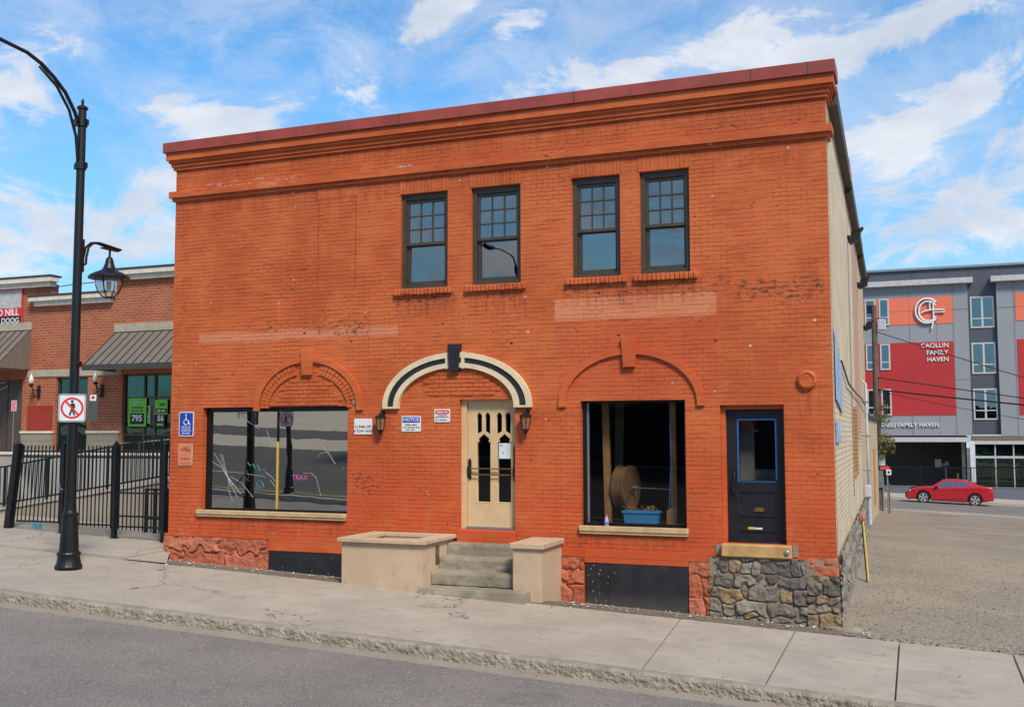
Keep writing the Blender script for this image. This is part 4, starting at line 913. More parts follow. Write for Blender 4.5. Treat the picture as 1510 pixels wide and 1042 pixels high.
bm = BM(); lathe(bm, [(.04, 0), (.04, .02), (.02, .03)], n=12); bmesh.ops.rotate(bm, verts=bm.verts, matrix=Matrix.Rotation(math.pi/2, 3, 'X')); bmesh.ops.translate(bm, verts=bm.verts, vec=(12.03, -.142, 1.14)); mk('doorstep_bolt', bm, 'steel', BD)
# dark sockets beside the doorstep
bm = BM(); box(bm, 10.90, 10.985, -.012, -.001, 1.06, 1.22); box(bm, 12.11, 12.19, -.012, -.001, 1.06, 1.25); mk('broken_brick_hole', bm, 'mortar', B)

# ---------------------------------------------------------------- side wall fittings
def sp(y, z, o=0): return (sx(y)+o, y, z)
SY0, SY1 = 8.2, 9.9
bm = BM()
for i in range(16):
    z0 = 2.15+i*.093; a_ = sp(SY0+.05, z0, .006); c_ = sp(SY1-.05, z0+.08, .03)
    box(bm, sx(9)-.05, sx(9)+.035, SY0+.04, SY1-.04, z0, z0+.078)
bw = mk('blocked_side_window', bm, 'tanboard', B)
bm = BM(); box(bm, sx(9)-.05, sx(9)+.05, SY0-.05, SY1+.05, 2.0, 2.1, .01); box(bm, sx(9)-.05, sx(9)+.03, SY0, SY0+.05, 2.11, 3.66); box(bm, sx(9)-.05, sx(9)+.03, SY1-.05, SY1, 2.11, 3.66); mk('window_frame', bm, 'tanboard', bw)
dpp = thing('downpipe', 'white downpipe running down the cream side wall of the orange building', 'pipe', sp(15.2, 0, .15), world=True)
bm = BM(); sweep(bm, [sp(15.2, 4.55, .02), sp(15.2, 4.45, .14), sp(15.2, 2.6, .15), sp(15.2, 1.3, .15)], .036, 10); mk('pipe', bm, 'downpipe', dpp, smooth=True)
bm = BM(); sweep(bm, [sp(15.2, 1.25, .15), sp(15.2, .35, .16)], .055, 10); box(bm, sx(15.2)+.04, sx(15.2)+.22, 15.05, 15.35, 1.15, 1.5, .02); mk('pipe_boot', bm, 'downpipe', dpp)
bm = BM()
for z_ in (1.9, 2.9, 3.9): box(bm, sx(15.2)+.0, sx(15.2)+.22, 15.16, 15.24, z_, z_+.04)
mk('pipe_bracket', bm, 'steel', dpp)
bm = BM(); quad(bm, sp(.55, 3.55, .02), sp(2.6, 3.35, .02), sp(2.6, 4.05, .02), sp(.55, 4.75, .02)); r = bmesh.ops.extrude_face_region(bm, geom=list(bm.faces)); bmesh.ops.translate(bm, vec=(.015, 0, 0), verts=[v for v in r['geom'] if isinstance(v, bmesh.types.BMVert)])
tag(mk('banner', bm, 'banner'), 'pale blue banner fixed high on the cream side wall near the corner', 'banner')
bm = BM(); box(bm, W+.001, W+.02, .5, 1.4, 2.85, 3.2); tag(mk('wall_sign', bm, 'banner'), 'small pale blue sign below the banner on the cream side wall', 'sign')
bm = BM(); sweep(bm, [sp(2.5, 4.3, .03), sp(5, 4.0, .05), sp(9, 3.95, .06), sp(13, 3.95, .08), sp(18, 3.8, .08), sp(21, 3.55, .1)], .018, 5); tag(mk('cable', bm, 'wire'), 'black cable sagging along the cream side wall', 'cable')
def flood(y, z, lab, hood=1):
    t_ = thing('floodlight', lab, 'floodlight', sp(y, z, .1), 'floodlights on the side wall')
    X = sx(y); bm = BM(); box(bm, X+.0, X+.06, y-.07, y+.07, z-.08, z+.08); sweep(bm, [(X+.04, y, z), (X+.12, y, z+.02)], .022, 6); mk('bracket', bm, 'blackmetal', t_)
    bm = BM(); vs = [(X+.05, z-.12), (X+.09, z+.12), (X+.30, z+.15), (X+.28, z-.02)]
    a_ = [bm.verts.new((p[0], y-.16, p[1])) for p in vs]; b2 = [bm.verts.new((p[0], y+.16, p[1])) for p in vs]; bm.faces.new(a_); bm.faces.new(b2)
    for k in range(4): bm.faces.new((a_[k], a_[(k+1) % 4], b2[(k+1) % 4], b2[k]))
    mk('lamp_housing', bm, 'blackmetal', t_)
    bm = BM(); poly = [(X+.09, z+.125), (X+.30, z+.155), (X+.36, z+.24), (X+.11, z+.15)]; poly_prism(bm, poly, y-.17, y+.17); mk('visor', bm, 'blackmetal', t_)
flood(7.8, 7.45, 'black floodlight high on the cream side wall, nearest the street corner')
flood(14.6, 7.3, 'second black floodlight from the street corner on the side wall')
flood(20.3, 6.6, 'farthest black floodlight on the side wall, beside the utility pole')
bm = BM(); box(bm, sx(7.6)+.001, sx(7.6)+.025, 7.57, 7.60, 1.6, 7.4); tag(mk('conduit', bm, 'steel'), 'thin grey conduit running down the side wall below the nearest floodlight', 'conduit')
# lower rear wing
RWG = thing('rear_wing', 'low cream rear wing behind the orange brick building', 'building', (8, 26, 0))
bm = BM(); box(bm, 2, sx(21), 21.01, 31.4, -1, 3.52); mk('wall', bm, 'side', RWG)
bm = BM(); box(bm, 1.9, sx(21)+.08, 21.01, 31.5, 3.53, 3.66); mk('roof_edge', bm, 'brown', RWG)
bm = BM(); box(bm, sx(21)-.02, sx(21)+.03, 26, 27.1, .2, 2.4); mk('door', bm, 'tanboard', RWG)

# ================================================================== THINGS AT THE FRONT
# planter
PL = thing('planter', 'beige concrete planter box left of the entrance steps', 'planter', (5.5, -.7, .4))
bm = BM(); px0, px1, pyf = 4.72, 6.27, -1.27
for q in ((px0, px1, pyf, pyf+.14), (px0, px1, -.16, -.05), (px0, px0+.14, pyf+.141, -.161), (px1-.14, px1, pyf+.141, -.161)): box(bm, *q, .15, 1.165)
mk('box', bm, 'planter', PL)
bm = BM(); a0, a1, f0 = 4.66, 6.33, -1.34
for q in ((a0, a1, f0, f0+.26), (a0, a1, -.18, -.047), (a0, a0+.30, f0+.261, -.181), (a1-.30, a1, f0+.261, -.181)): box(bm, *q, 1.166, 1.235, .008)
mk('coping', bm, 'planter', PL)
bm = BM(); box(bm, px0+.14, px1-.14, pyf+.14, -.16, .5, 1.10); mk('soil', bm, simple('planter fill', (.40, .27, .19), .9, var=.5, scale=3), PL)
bm = BM(); rr = random.Random(1)
for k in range(7): pebble(bm, 5.5+rr.uniform(-.1, .1), -.75+rr.uniform(-.06, .06), 1.13, rr.uniform(.02, .04), rr)
mk('rubbish', bm, 'timber', PL)
bm = BM(); box(bm, 6.271, 6.28, -.80, -.66, .78, 1.1, .003); mk('drain_stain_plate', bm, simple('dark stain', (.10, .085, .07), .9, var=.5, scale=9), PL)
# pier
PR = thing('stair_pier', 'beige concrete pier right of the entrance steps', 'pier', (8.1, -.6, .3))
bm = BM(); box(bm, 7.80, 8.29, -1.1, -.05, .08, 1.145, .006); mk('body', bm, 'planter', PR)
bm = BM(); vs = box(bm, 7.76, 8.34, -1.15, -.052, 1.146, 1.235, .01); mk('coping', bm, 'planter', PR)
# steps
ST = thing('entrance_steps', 'four weathered grey stone steps up to the cream door', 'steps', (7, -.8, .3))
def rough_box(bm, x0, x1, y0, y1, z0, z1, amp=.008, n=26):
    ny, nz = 5, 4; V = {}
    def v(i, j, k):
        key = (i, j, k)
        if key not in V:
            x, y, z = x0+(x1-x0)*i/n, y0+(y1-y0)*j/ny, z0+(z1-z0)*k/nz
            if j == 0 and k == nz: y += .012; z -= .012
            dd = amp*mnoise.noise(Vector((x*6, y*6, z*9+x0)))+amp*.7*mnoise.noise(Vector((x*19, y*19, z*19)))
            V[key] = bm.verts.new((x+dd*(i in (0, n)), y-dd*(j == 0)*1.5, z+dd*(k == nz)))
        return V[key]
    for i in range(n):
        for k in range(nz): bm.faces.new((v(i,0,k), v(i+1,0,k), v(i+1,0,k+1), v(i,0,k+1)))
        for j in range(ny): bm.faces.new((v(i,j,nz), v(i+1,j,nz), v(i+1,j+1,nz), v(i,j+1,nz)))
    for j in range(ny):
        for k in range(nz):
            bm.faces.new((v(0,j,k), v(0,j,k+1), v(0,j+1,k+1), v(0,j+1,k))); bm.faces.new((v(n,j,k), v(n,j+1,k), v(n,j+1,k+1), v(n,j,k+1)))
for i, (x0, x1, yf, zt, zb, yb) in enumerate(((6.285, 7.79, -.34, 1.105, .895, -.05), (6.285, 7.79, -.66, .912, .70, -.30), (6.285, 7.79, -.98, .705, .50, -.62), (6.22, 8.11, -1.36, .475, .24, -.94))):
    bm = BM(); rough_box(bm, x0, x1, yf, yb, zb-.01 if i < 3 else .12, zt); o = mk('step', bm, 'steps', ST, smooth=False)
# wall lanterns
def lantern(x, lab):
    t_ = thing('wall_lantern', lab, 'wall lantern', (x, -.1, 3.2), 'lanterns beside the entrance door'); z = 3.2
    bm = BM(); sweep(bm, [(x, 0, z+.20), (x, -.06, z+.235), (x, -.11, z+.20), (x, -.12, z+.15)], .011, 6); box(bm, x-.03, x+.03, -.015, -.001, z+.0, z+.22); mk('bracket', bm, 'blackmetal', t_)
    bm = BM(); lathe(bm, [(.012, .20), (.03, .175), (.045, .15), (.115, .125), (.12, .105), (.10, .10)], (x, -.12, z), 6); mk('roof', bm, 'blackmetal', t_)
    bm = BM()
    for k in range(6):
        a_ = k*math.pi/3; sweep(bm, [(x+.098*math.cos(a_), -.12+.098*math.sin(a_), z+.10), (x+.062*math.cos(a_), -.12+.062*math.sin(a_), z-.12)], .009, 4)
    lathe(bm, [(.065, -.115), (.068, -.13), (.035, -.17), (.015, -.20), (.008, -.22)], (x, -.12, z), 6); mk('frame', bm, 'blackmetal', t_)
    bm = BM(); lathe(bm, [(.09, .095), (.058, -.115)], (x, -.12, z), 6); mk('glass', bm, simple('amber lantern glass', (.30, .13, .06), .3), t_)
lantern(4.825, 'black wall lantern left of the arch, between the white and blue signs'); lantern(7.66, 'black wall lantern just right of the cream entrance door')
# signs on the wall
def sign_board(name, lab, x0, x1, z0, z1, mat, r=.02, y=-.012):
    t_ = thing(name, lab, 'sign', ((x0+x1)/2, -.01, z0)); plate('board', [rrect(x0, x1, z0, z1, r)], mat, .008, (0, y, 0), t_); return t_
s1 = sign_board('wall_sign', 'blue accessible entrance sign with wheelchair symbol on the left brick corner', .216, .577, 2.965, 3.453, 'white', .035)
plate('blue_field', [rrect(.236, .557, 2.985, 3.433, .028)], 'blue', .003, (0, -.018, 0), s1)
bm = BM(); cx, cz = .395, 3.245; sweep(bm, [(cx+.055*math.cos(t), -.0215, cz+.055*math.sin(t)) for t in [R(120+i*20) for i in range(13)]], .0095, 5)
sweep(bm, [(cx-.005, -.0215, cz+.115), (cx, -.0215, cz+.04), (cx+.05, -.0215, cz+.035), (cx+.085, -.0215, cz-.05), (cx+.105, -.0215, cz-.045)], .0105, 5); lathe(bm, [(.0, 0), (.018, .002), (.018, .006), (0, .008)], (0, 0, 0), 12)
for v_ in bm.verts[-48:]: v_.co = Vector((v_.co.x+cx-.003, -.0205-v_.co.z, v_.co.y+cz+.145))
mk('wheelchair_symbol', bm, 'white', s1)
glyphs('sign_print', [(.285, .505, 3.145, .020), (.285, .50, 3.105, .018), (.28, .515, 3.065, .020), (.29, .495, 3.015, .024)], 'white', -.0198, s1)
s2 = sign_board('wall_sign', 'faded orange sign below the blue wheelchair sign', .217, .559, 2.387, 2.816, 'signpale', .02)
plate('orange_field', [rrect(.23, .546, 2.40, 2.803, .015)], 'signorange', .003, (0, -.018, 0), s2)
glyphs('sign_print', [(.265, .515, 2.665, .045), (.33, .45, 2.71, .04), (.265, .49, 2.50, .035), (.25, .52, 2.415, .016)], simple('faded print', (.20, .07, .05), .8), -.0198, s2, 3)
s3 = sign_board('wall_sign', 'white sign with two lines of black print left of the left lantern', 4.217, 4.592, 2.999, 3.289, 'white', .008)
text('sign_print', 'U PAK CP', .075, 'black', (4.405, -.0175, 3.135), s3, ext=.001, bold=.02); text('sign_print', 'A TOW WAY', .066, 'black', (4.405, -.0175, 3.055), s3, ext=.001, bold=.02)
s4 = sign_board('wall_sign', 'white notice with a blue header beside the left lantern', 5.207, 5.595, 3.046, 3.332, 'white', .02)
plate('blue_header', [rrect(5.228, 5.574, 3.21, 3.312, .012)], 'blue', .003, (0, -.018, 0), s4); text('sign_print', 'NOTICE', .085, 'white', (5.40, -.0205, 3.262), s4, ext=.001, bold=.015)
glyphs('sign_print', [(5.27, 5.52, 3.155, .026), (5.235, 5.565, 3.11, .022), (5.30, 5.47, 3.068, .022)], 'black', -.0172, s4, 4)
s5 = sign_board('wall_sign', 'white notice with a red header left of the cream door frame', 5.865, 6.176, 3.215, 3.449, 'white', .015)
plate('red_header', [rrect(5.885, 6.156, 3.36, 3.43, .02)], 'red', .003, (0, -.018, 0), s5); glyphs('sign_print', [(5.91, 6.13, 3.38, .028)], 'white', -.0198, s5, 5)
glyphs('sign_print', [(5.93, 6.12, 3.325, .018), (5.885, 6.15, 3.29, .02), (5.885, 6.12, 3.24, .02)], 'black', -.0172, s5, 6)

# things inside the right shop window
a, b_, c, d = OPEN['rw']
def board(name, lab, pts_t, pts_b, y, th, mat='timber'):
    (xa, xb, zt), (xc, xd, zb) = pts_t, pts_b; bm = BM(); poly_prism(bm, [(xa, zt), (xb, zt), (xd, zb), (xc, zb)], y, y+th); return tag(mk(name, bm, mat), lab, 'timber post')
Zr = lambda X, Y: (800+X*.4225, 480+Y*.4225)
def rp(X, Y, y): p = onY(*Zr(X, Y), y); return p
A = rp(205, 280, .5); Bq = rp(228, 280, .5); Cq = rp(218, 690, .5); Dq = rp(238, 690, .5)
board('timber_post', 'upright worn timber post left of the drum in the shop window', (A.x, Bq.x, 3.9), (Cq.x, Dq.x, 1.46), .5, .1)
A = rp(258, 280, 1.3); Bq = rp(290, 280, 1.3); Cq = rp(250, 500, 1.3); Dq = rp(276, 500, 1.3)
board('timber_belt', 'dark grey belt rising from the drum in the shop window', (A.x, Bq.x, 4.4), (Cq.x, Dq.x, 1.9), 1.3, .06, simple('grey belt', (.14, .12, .09), .8))
A = rp(441, 280, .5); Bq = rp(463, 280, .5); Cq = rp(450, 690, .5); Dq = rp(470, 690, .5)
board('timber_post', 'upright worn timber post near the right jamb of the shop window', (A.x, Bq.x, 3.9), (Cq.x, Dq.x, 1.46), .5, .1)
A = rp(434, 635, .44); Bq = rp(470, 635, .44); Cq = rp(434, 682, .44)
bm = BM(); poly_prism(bm, [(A.x, A.z-.05), (A.x+.06, A.z), (Bq.x, Bq.z), (Bq.x, 1.465), (A.x, 1.465)], .42, .49); tag(mk('timber_block', bm, 'timber'), 'short timber block at the foot of the right post in the shop window', 'timber block')
DR = thing('cable_drum', 'round wooden drum standing behind the glass of the shop window', 'drum', (9.4, .9, 1.5)); pc = rp(290, 564, .8); rad = .385
ax = Vector((.985, -.17, 0)).normalized()
def disc(name, off, r, th, mat, r2=0):
    bm = BM(); lathe(bm, [(r, -th/2), (r, th/2)], n=36) if not r2 else lathe(bm, [(r, -th/2), (r2, 0), (r, th/2)], n=36)
    rot = Vector((0, 0, 1)).rotation_difference(ax).to_matrix().to_4x4(); bmesh.ops.transform(bm, verts=bm.verts, matrix=Matrix.Translation(Vector((pc.x, pc.y, pc.z))+ax*off) @ rot); return mk(name, bm, mat, DR)
disc('rim', -.09, rad, .04, 'drumwood'); disc('hub', .01, rad*.95, .16, 'drumwood'); disc('rim', .10, rad, .04, 'drumwood'); disc('axle', .18, .03, .12, 'steel'); disc('boss', .13, .10, .02, 'drumwood')
bm = BM(); sweep(bm, [(pc.x+.2, pc.y-.05, pc.z), (pc.x+.95, pc.y-.24, pc.z-.01)], .008, 6); tag(mk('rod', bm, 'steel'), 'thin steel rod reaching right from the drum hub', 'rod')
A = rp(283, 645, .36); Bq = rp(408, 682, .36)
PB = thing('flower_trough', 'bright blue plastic trough of dry stems on the shop window ledge', 'trough', (A.x+.2, .4, 1.46))
bm = BM(); zt, zb = A.z, 1.47; xa, xb = A.x, Bq.x
top = [(xa, .30), (xb, .30), (xb, .52), (xa, .52)]; bot = [(xa+.03, .33), (xb-.03, .33), (xb-.03, .49), (xa+.03, .49)]
T_ = [bm.verts.new((*p, zt)) for p in top]; B_ = [bm.verts.new((*p, zb)) for p in bot]; bm.faces.new(B_)
for k in range(4): bm.faces.new((T_[k], T_[(k+1) % 4], B_[(k+1) % 4], B_[k]))
mk('trough', bm, 'bluebox', PB)
bm = BM(); box(bm, xa-.012, xb+.012, .285, .30, zt-.03, zt+.004); box(bm, xa-.012, xb+.012, .52, .535, zt-.03, zt+.004); box(bm, xa-.012, xa, .3001, .5199, zt-.03, zt+.004); box(bm, xb, xb+.012, .3001, .5199, zt-.03, zt+.004); mk('trough_rim', bm, 'bluebox', PB)
bm = BM(); box(bm, xa+.02, xb-.02, .32, .50, zt-.04, zt-.02); mk('soil', bm, 'interior', PB)
bm = BM(); rr = random.Random(8)
for k in range(34):
    x = rr.uniform(xa+.05, xb-.08) if rr.random() < .5 else rr.choice((xa+.2, xb-.16))+rr.uniform(-.09, .09); l = rr.uniform(.04, .13)
    p0 = Vector((x, rr.uniform(.34, .48), zt-.03)); p1 = p0+Vector((rr.uniform(-.08, .08), rr.uniform(-.04, .04), l)); p2 = p1+Vector((rr.uniform(-.08, .08), 0, rr.uniform(-.05, .03))); sweep(bm, [p0, p1, p2], .004, 4)
mk('dry_stems', bm, 'straw', PB)
p = rp(225, 690, .02); BT = thing('bottle', 'small pink and blue plastic bottle on the timber sill', 'bottle', (p.x, .02, 1.456)); 
def lathe_at(name, prof, c, mat, par, n=14): bm = BM(); lathe(bm, prof, c, n); return mk(name, bm, mat, par, smooth=True)
lathe_at('bottle_body', [(.036, 0), (.038, .01), (.038, .07), (.032, .11), (.014, .155), (.013, .17)], (p.x, .0, 1.457), simple('bottle plastic', (.45, .35, .55), .25), BT)
lathe_at('cap', [(.016, .17), (.016, .195)], (p.x, .0, 1.457), 'red', BT); lathe_at('label_band', [(.0385, .03), (.0385, .07)], (p.x, .0, 1.457), 'bluebox', BT)
p = rp(442, 300, .3); q = rp(442, 630, .3); bm = BM(); sweep(bm, [(p.x, .3, 3.7), (p.x+.02, .3, 2.6), (q.x, .3, 1.75)], .009, 5); tag(mk('blue_cord', bm, 'tape'), 'thin blue cord hanging beside the right post in the shop window', 'cord')
# chipped paint bits: old bracket under the cornice
p = onY(597, 246, 0); bm = BM(); box(bm, p.x-.16, p.x+.16, -.03, -.001, p.z-.02, p.z+.02, .006); tag(mk('rusty_bracket', bm, simple('rusty bracket', (.40, .25, .16), .8, var=.6, scale=20)), 'small rusty bracket on the brick just under the parapet mouldings', 'bracket')

# ================================================================== STREET LAMP
def street_lamp(x, y, z0, label, flip=1, full=True, group='street lamps along the street'):
    t_ = thing('street_lamp', label, 'street lamp', (0, 0, 0), group, world=False)
    L = lambda dy, z: (0, dy, z-.64)       # heights were surveyed above the datum; the lamp foot is at .64
    bm = BM(); lathe(bm, [(.23, 0), (.235, .04), (.215, .07), (.20, .12), (.192, .16), (.188, .22), (.20, .235), (.205, .26), (.19, .285), (.165, .30), (.155, .50), (.128, .91), (.142, .925), (.142, .955), (.118, .975), (.105, 1.02), (.098, 1.2), (.084, 3), (.072, 8.25), (.072, 8.30)], n=24)
    mk('pole', bm, 'blackmetal', t_, smooth=False)
    bm = BM(); lathe(bm, [(.075, 8.28), (.10, 8.30), (.10, 8.33), (.06, 8.36), (.02, 8.38), (.025, 8.41), (.03, 8.44), (.02, 8.47), (.004, 8.50)], n=16); mk('finial', bm, 'blackmetal', t_)
    for zc in (8.68, 7.88):
        bm = BM(); lathe(bm, [(.095, zc-.64-.07), (.098, zc-.64-.065), (.098, zc-.64+.065), (.095, zc-.64+.07)], n=18); box(bm, .08, .14, -.025, .025, zc-.69, zc-.59); box(bm, -.14, -.08, -.025, .025, zc-.69, zc-.59); mk('collar', bm, 'blackmetal', t_)
    bm = BM(); sweep(bm, [L(-.07, 8.62), L(-.19, 8.84), L(-.42, 9.12), L(-.69, 9.31), L(-.98, 9.46), L(-1.3, 9.55), L(-1.87, 9.58), L(-2.5, 9.60), L(-3.1, 9.58)], .034, 8)
    sweep(bm, [L(-.07, 7.90), L(-.10, 8.1), L(-.14, 8.40), L(-.32, 8.83), L(-.62, 9.17), L(-1.02, 9.40)], .026, 8); sweep(bm, [L(-.16, 8.45), L(-.19, 8.70)], .018, 6); mk('arm', bm, 'blackmetal', t_, smooth=True)
    bm = BM(); pts = [(-3.0, .05, 8.93), (-3.15, .13, 8.94), (-3.5, .17, 8.93), (-3.75, .12, 8.92), (-3.85, .03, 8.92)]
    rings = [[bm.verts.new((r*math.cos(k*math.pi/5), yy, z+r*.45*math.sin(k*math.pi/5))) for k in range(10)] for yy, r, z in pts]
    for p, q in zip(rings, rings[1:]):
        for k in range(10): bm.faces.new((p[k], p[(k+1) % 10], q[(k+1) % 10], q[k]))
    bm.faces.new(rings[0]); bm.faces.new(rings[-1]); mk('lamp_head', bm, 'blackmetal', t_, smooth=True)
    # lantern over the pavement
    Y = .79
    bm = BM()
    for dx in (-.035, .035): sweep(bm, [(dx, .075, 5.42), (dx, .16, 5.46), (dx, .17, 5.60), (dx, .22, 5.78), (dx, .34, 5.88), (dx, .50, 5.90), (dx, Y+.26, 5.86 if dx > 0 else 5.84)], .022, 7)
    box(bm, -.05, .05, .60, 1.0, 5.82, 5.845); box(bm, -.045, .045, .06, .11, 5.30, 5.90); sweep(bm, [(0, Y, 5.86), (0, Y, 5.68)], .022, 6); mk('lantern_bracket', bm, 'blackmetal', t_)
    bm = BM(); lathe(bm, [(.255, 5.29), (.375, 5.275), (.378, 5.30), (.35, 5.335), (.25, 5.39), (.16, 5.43), (.115, 5.47), (.085, 5.55), (.06, 5.66), (.03, 5.69)], (0, Y, 0), 24); mk('lantern_hood', bm, 'blackmetal', t_)
    bm = BM(); lathe(bm, [(.055, 4.92), (.12, 4.95), (.20, 5.04), (.245, 5.16), (.255, 5.285)], (0, Y, 0), 24); g_ = mk('lantern_globe', bm, 'clear', t_, smooth=True)
    bm = BM()
    for k in range(4):
        a_ = R(20)+k*math.pi/2; sweep(bm, [(r*math.cos(a_), Y+r*math.sin(a_), z) for r, z in ((.06, 4.915), (.125, 4.945), (.206, 5.035), (.252, 5.16), (.262, 5.285))], .012, 5)
    lathe(bm, [(.06, 4.905), (.065, 4.93), (.03, 4.935)], (0, Y, 0), 12); mk('globe_ribs', bm, 'blackmetal', t_)
    bm = BM(); lathe(bm, [(.03, 5.05), (.045, 5.1), (.045, 5.2), (.02, 5.26)], (0, Y, 0), 10); mk('bulb', bm, 'frost', t_)
    if full:
        bm = BM(); lathe(bm, [(.05, -.03), (.05, .03)], n=12); bmesh.ops.rotate(bm, verts=bm.verts, matrix=Matrix.Rotation(math.pi/2, 3, 'Y')); bmesh.ops.translate(bm, verts=bm.verts, vec=(.10, .0, 3.62)); mk('socket', bm, 'blackmetal', t_)
    t_.location = (x, y, z0); t_.rotation_euler = (0, 0, 0 if flip > 0 else math.pi)
    return t_
LX, LY, LZ = -.10, -2.5, .645
lamp = street_lamp(LX, LY, LZ, 'tall black street lamp on the near pavement left of the orange building')
def copy_tree(o, parent=None):
    c = o.copy(); COL.objects.link(c)
    if parent is not None: c.parent = parent
    for ch in list(o.children): copy_tree(ch, c)
    return c
c_ = copy_tree(lamp); c_.location = (-6.9, -14.4, roadz(-6.9, -13.5)+.1); c_.rotation_euler = (0, 0, math.pi); c_['label'] = 'street lamp across the street, mirrored in the wide shop window'
c_ = copy_tree(lamp); c_.location = (-1.56, -23.5, hz(-1.56, -23.5)); c_.rotation_euler = (0, 0, math.pi); c_['label'] = 'street lamp across the street, its arm mirrored in an upper window'
def ped_sign(loc, th, label, group='no pedestrian signs'):
    t_ = thing('no_pedestrians_sign', label, 'road sign', (0, 0, 0), group, world=False)
    plate('board', [rrect(-.235, .235, -.255, .255, .05)], 'steel', .006, (0, 0, 0), t_)
    plate('face', [rrect(-.222, .222, -.242, .242, .04)], simple('reflective white', (.62, .68, .68), .45, var=.03), .003, (0, -.006, 0), t_)
    plate('border', [rrect(-.215, .215, -.235, .235, .035), rrect(-.207, .207, -.227, .227, .03)], 'black', .002, (0, -.0085, 0), t_)
    plate('red_ring', [circ(0, 0, .19, 36), circ(0, 0, .155, 36)], 'red', .003, (0, -.0095, 0), t_)
    plate('pedestrian_symbol', [[(-.02, .085), (.02, .09), (.048, .06), (.05, .01), (.03, -.03), (.055, -.13), (.025, -.13), (-.0, -.05), (-.02, -.13), (-.055, -.13), (-.02, -.02), (-.02, .03), (-.05, .05), (-.055, .03), (-.03, .06)], circ(.0, .12, .024, 12)], 'black', .003, (0, -.0095, 0), t_)
    a_ = R(-48); ca, sa = math.cos(a_), math.sin(a_); f = lambda p, q: (p*ca-q*sa, p*sa+q*ca)
    plate('slash', [[f(-.17, -.016), f(.17, -.016), f(.17, .016), f(-.17, .016)]], 'red', .003, (0, -.0115, 0), t_)
    bm = BM(); box(bm, -.09, .09, .006, .10, .10, .13); box(bm, -.09, .09, .006, .10, -.13, -.10); mk('clamp', bm, 'steel', t_)
    t_.location = loc; t_.rotation_euler = (0, 0, th); return t_
th = R(38); ps = ped_sign((LX+.115*math.sin(th)-.01, LY-.115*math.cos(th), 3.475), th, 'white square no-pedestrians sign with red ring on the near street lamp')
c_ = copy_tree(ps); c_.location = (-6.9, -14.26, 3.55); c_.rotation_euler = (0, 0, math.pi-R(15)); c_['label'] = 'no-pedestrians sign on the lamp across the street, mirrored in the shop window'
t_ = thing('parking_sign', 'dark narrow sign back with a red and white sticker, behind the no-pedestrians sign', 'sign', (0, 0, 0), world=False)
plate('board', [rrect(-.08, .08, -.28, .22, .02)], simple('grey green sign back', (.05, .065, .06), .6), .006, (0, 0, 0), t_); plate('sticker', [rrect(-.055, .055, .09, .20, .01)], 'paper', .003, (0, -.006, 0), t_); plate('sticker_mark', [circ(0, .15, .03, 12)], 'red', .002, (0, -.009, 0), t_)
t_.location = (LX+.22, LY+.24, 3.52); t_.rotation_euler = (0, 0, R(30))
t_ = thing('parking_sign', 'small green and white sign on the left of the near street lamp', 'sign', (0, 0, 0), world=False)
plate('board', [rrect(-.055, .055, -.11, .11, .015)], 'paper', .006, (0, 0, 0), t_); plate('green_mark', [rrect(-.045, .045, -.1, .1, .01), rrect(-.03, .03, -.085, .085, .01)], simple('sign green', (.03, .28, .13), .5), .003, (0, -.006, 0), t_); text('sign_print', 'S', .15, simple('sign green 2', (.03, .28, .13), .5), (0, -.007, 0), t_, ext=.001)
t_.location = (LX-.30, LY+.05, 3.48); t_.rotation_euler = (0, 0, R(38))
bm = BM(); sweep(bm, [(LX-.30, LY+.06, 3.48), (LX-.05, LY+.02, 3.48)], .01, 5); mk('sign_arm', bm, 'steel', None); o = bpy.data.objects['sign_arm']; o.parent = t_; o.matrix_parent_inverse = t_.matrix_world.inverted() if False else (Matrix.Translation(t_.location) @ Matrix.Rotation(R(38), 4, 'Z')).inverted()

# ================================================================== FENCE, GATE, YARD
FY = .8
def gnd(x): return ground(min(x, -.31), .8)+.045
def picket(bm, x, y, z0, z1, lean=0, r=.010): 
    a = [bm.verts.new((x+sx_, y+sy_, z0)) for sx_, sy_ in ((-r, -r), (r, -r), (r, r), (-r, r))]; b_ = [bm.verts.new((x+lean+sx_, y+sy_, z1)) for sx_, sy_ in ((-r, -r), (r, -r), (r, r), (-r, r))]
    bm.faces.new(a[::-1]); bm.faces.new(b_)
    for k in range(4): bm.faces.new((a[k], a[(k+1) % 4], b_[(k+1) % 4], b_[k]))
FN = thing('iron_fence', 'black iron picket fence between the leaning post and the brick corner', 'fence', (-3.5, FY, .8))
def post(x, z0, z1, lean=0, r=.045, par=FN, foot=True):
    bm = BM(); picket(bm, x, FY, z0, z1, lean, r); lathe(bm, [(r*1.1, 0), (r*1.2, .015), (r*.7, .03), (r*.6, .05), (0.01, .07)], (x+lean, FY, z1), 10)
    if foot: box(bm, x-.11, x+.11, FY-.08, FY+.08, z0-.01, z0+.012)
    return mk('post', bm, 'blackmetal', par)
post(-5.06, gnd(-5), 2.78, .22, .075, foot=False); post(-3.52, gnd(-3.5), 2.80); post(-3.36, gnd(-3.4)+.3, 2.80, 0, .035, foot=False); post(-2.08, gnd(-2), 2.80); post(-.78, gnd(-.7)-.03, 2.78, foot=False)
def panel(x0, x1, rails, par, name='picket_panel', n=None, lean0=0, zb=.97):
    bm = BM(); n = n or int((x1-x0)/.100)
    for i in range(n):
        x = x0+(i+.5)*(x1-x0)/n; picket(bm, x-lean0*(1-i/n), FY, zb+.02-.042*(x+2), 2.765, lean0*(1-i/n))
    for z in rails: 
        s_ = -.03 if z < 2 else 0
        vs = box(bm, x0, x1, FY-.016, FY+.016, z-.018, z+.018)
    return mk(name, bm, 'blackmetal', par)
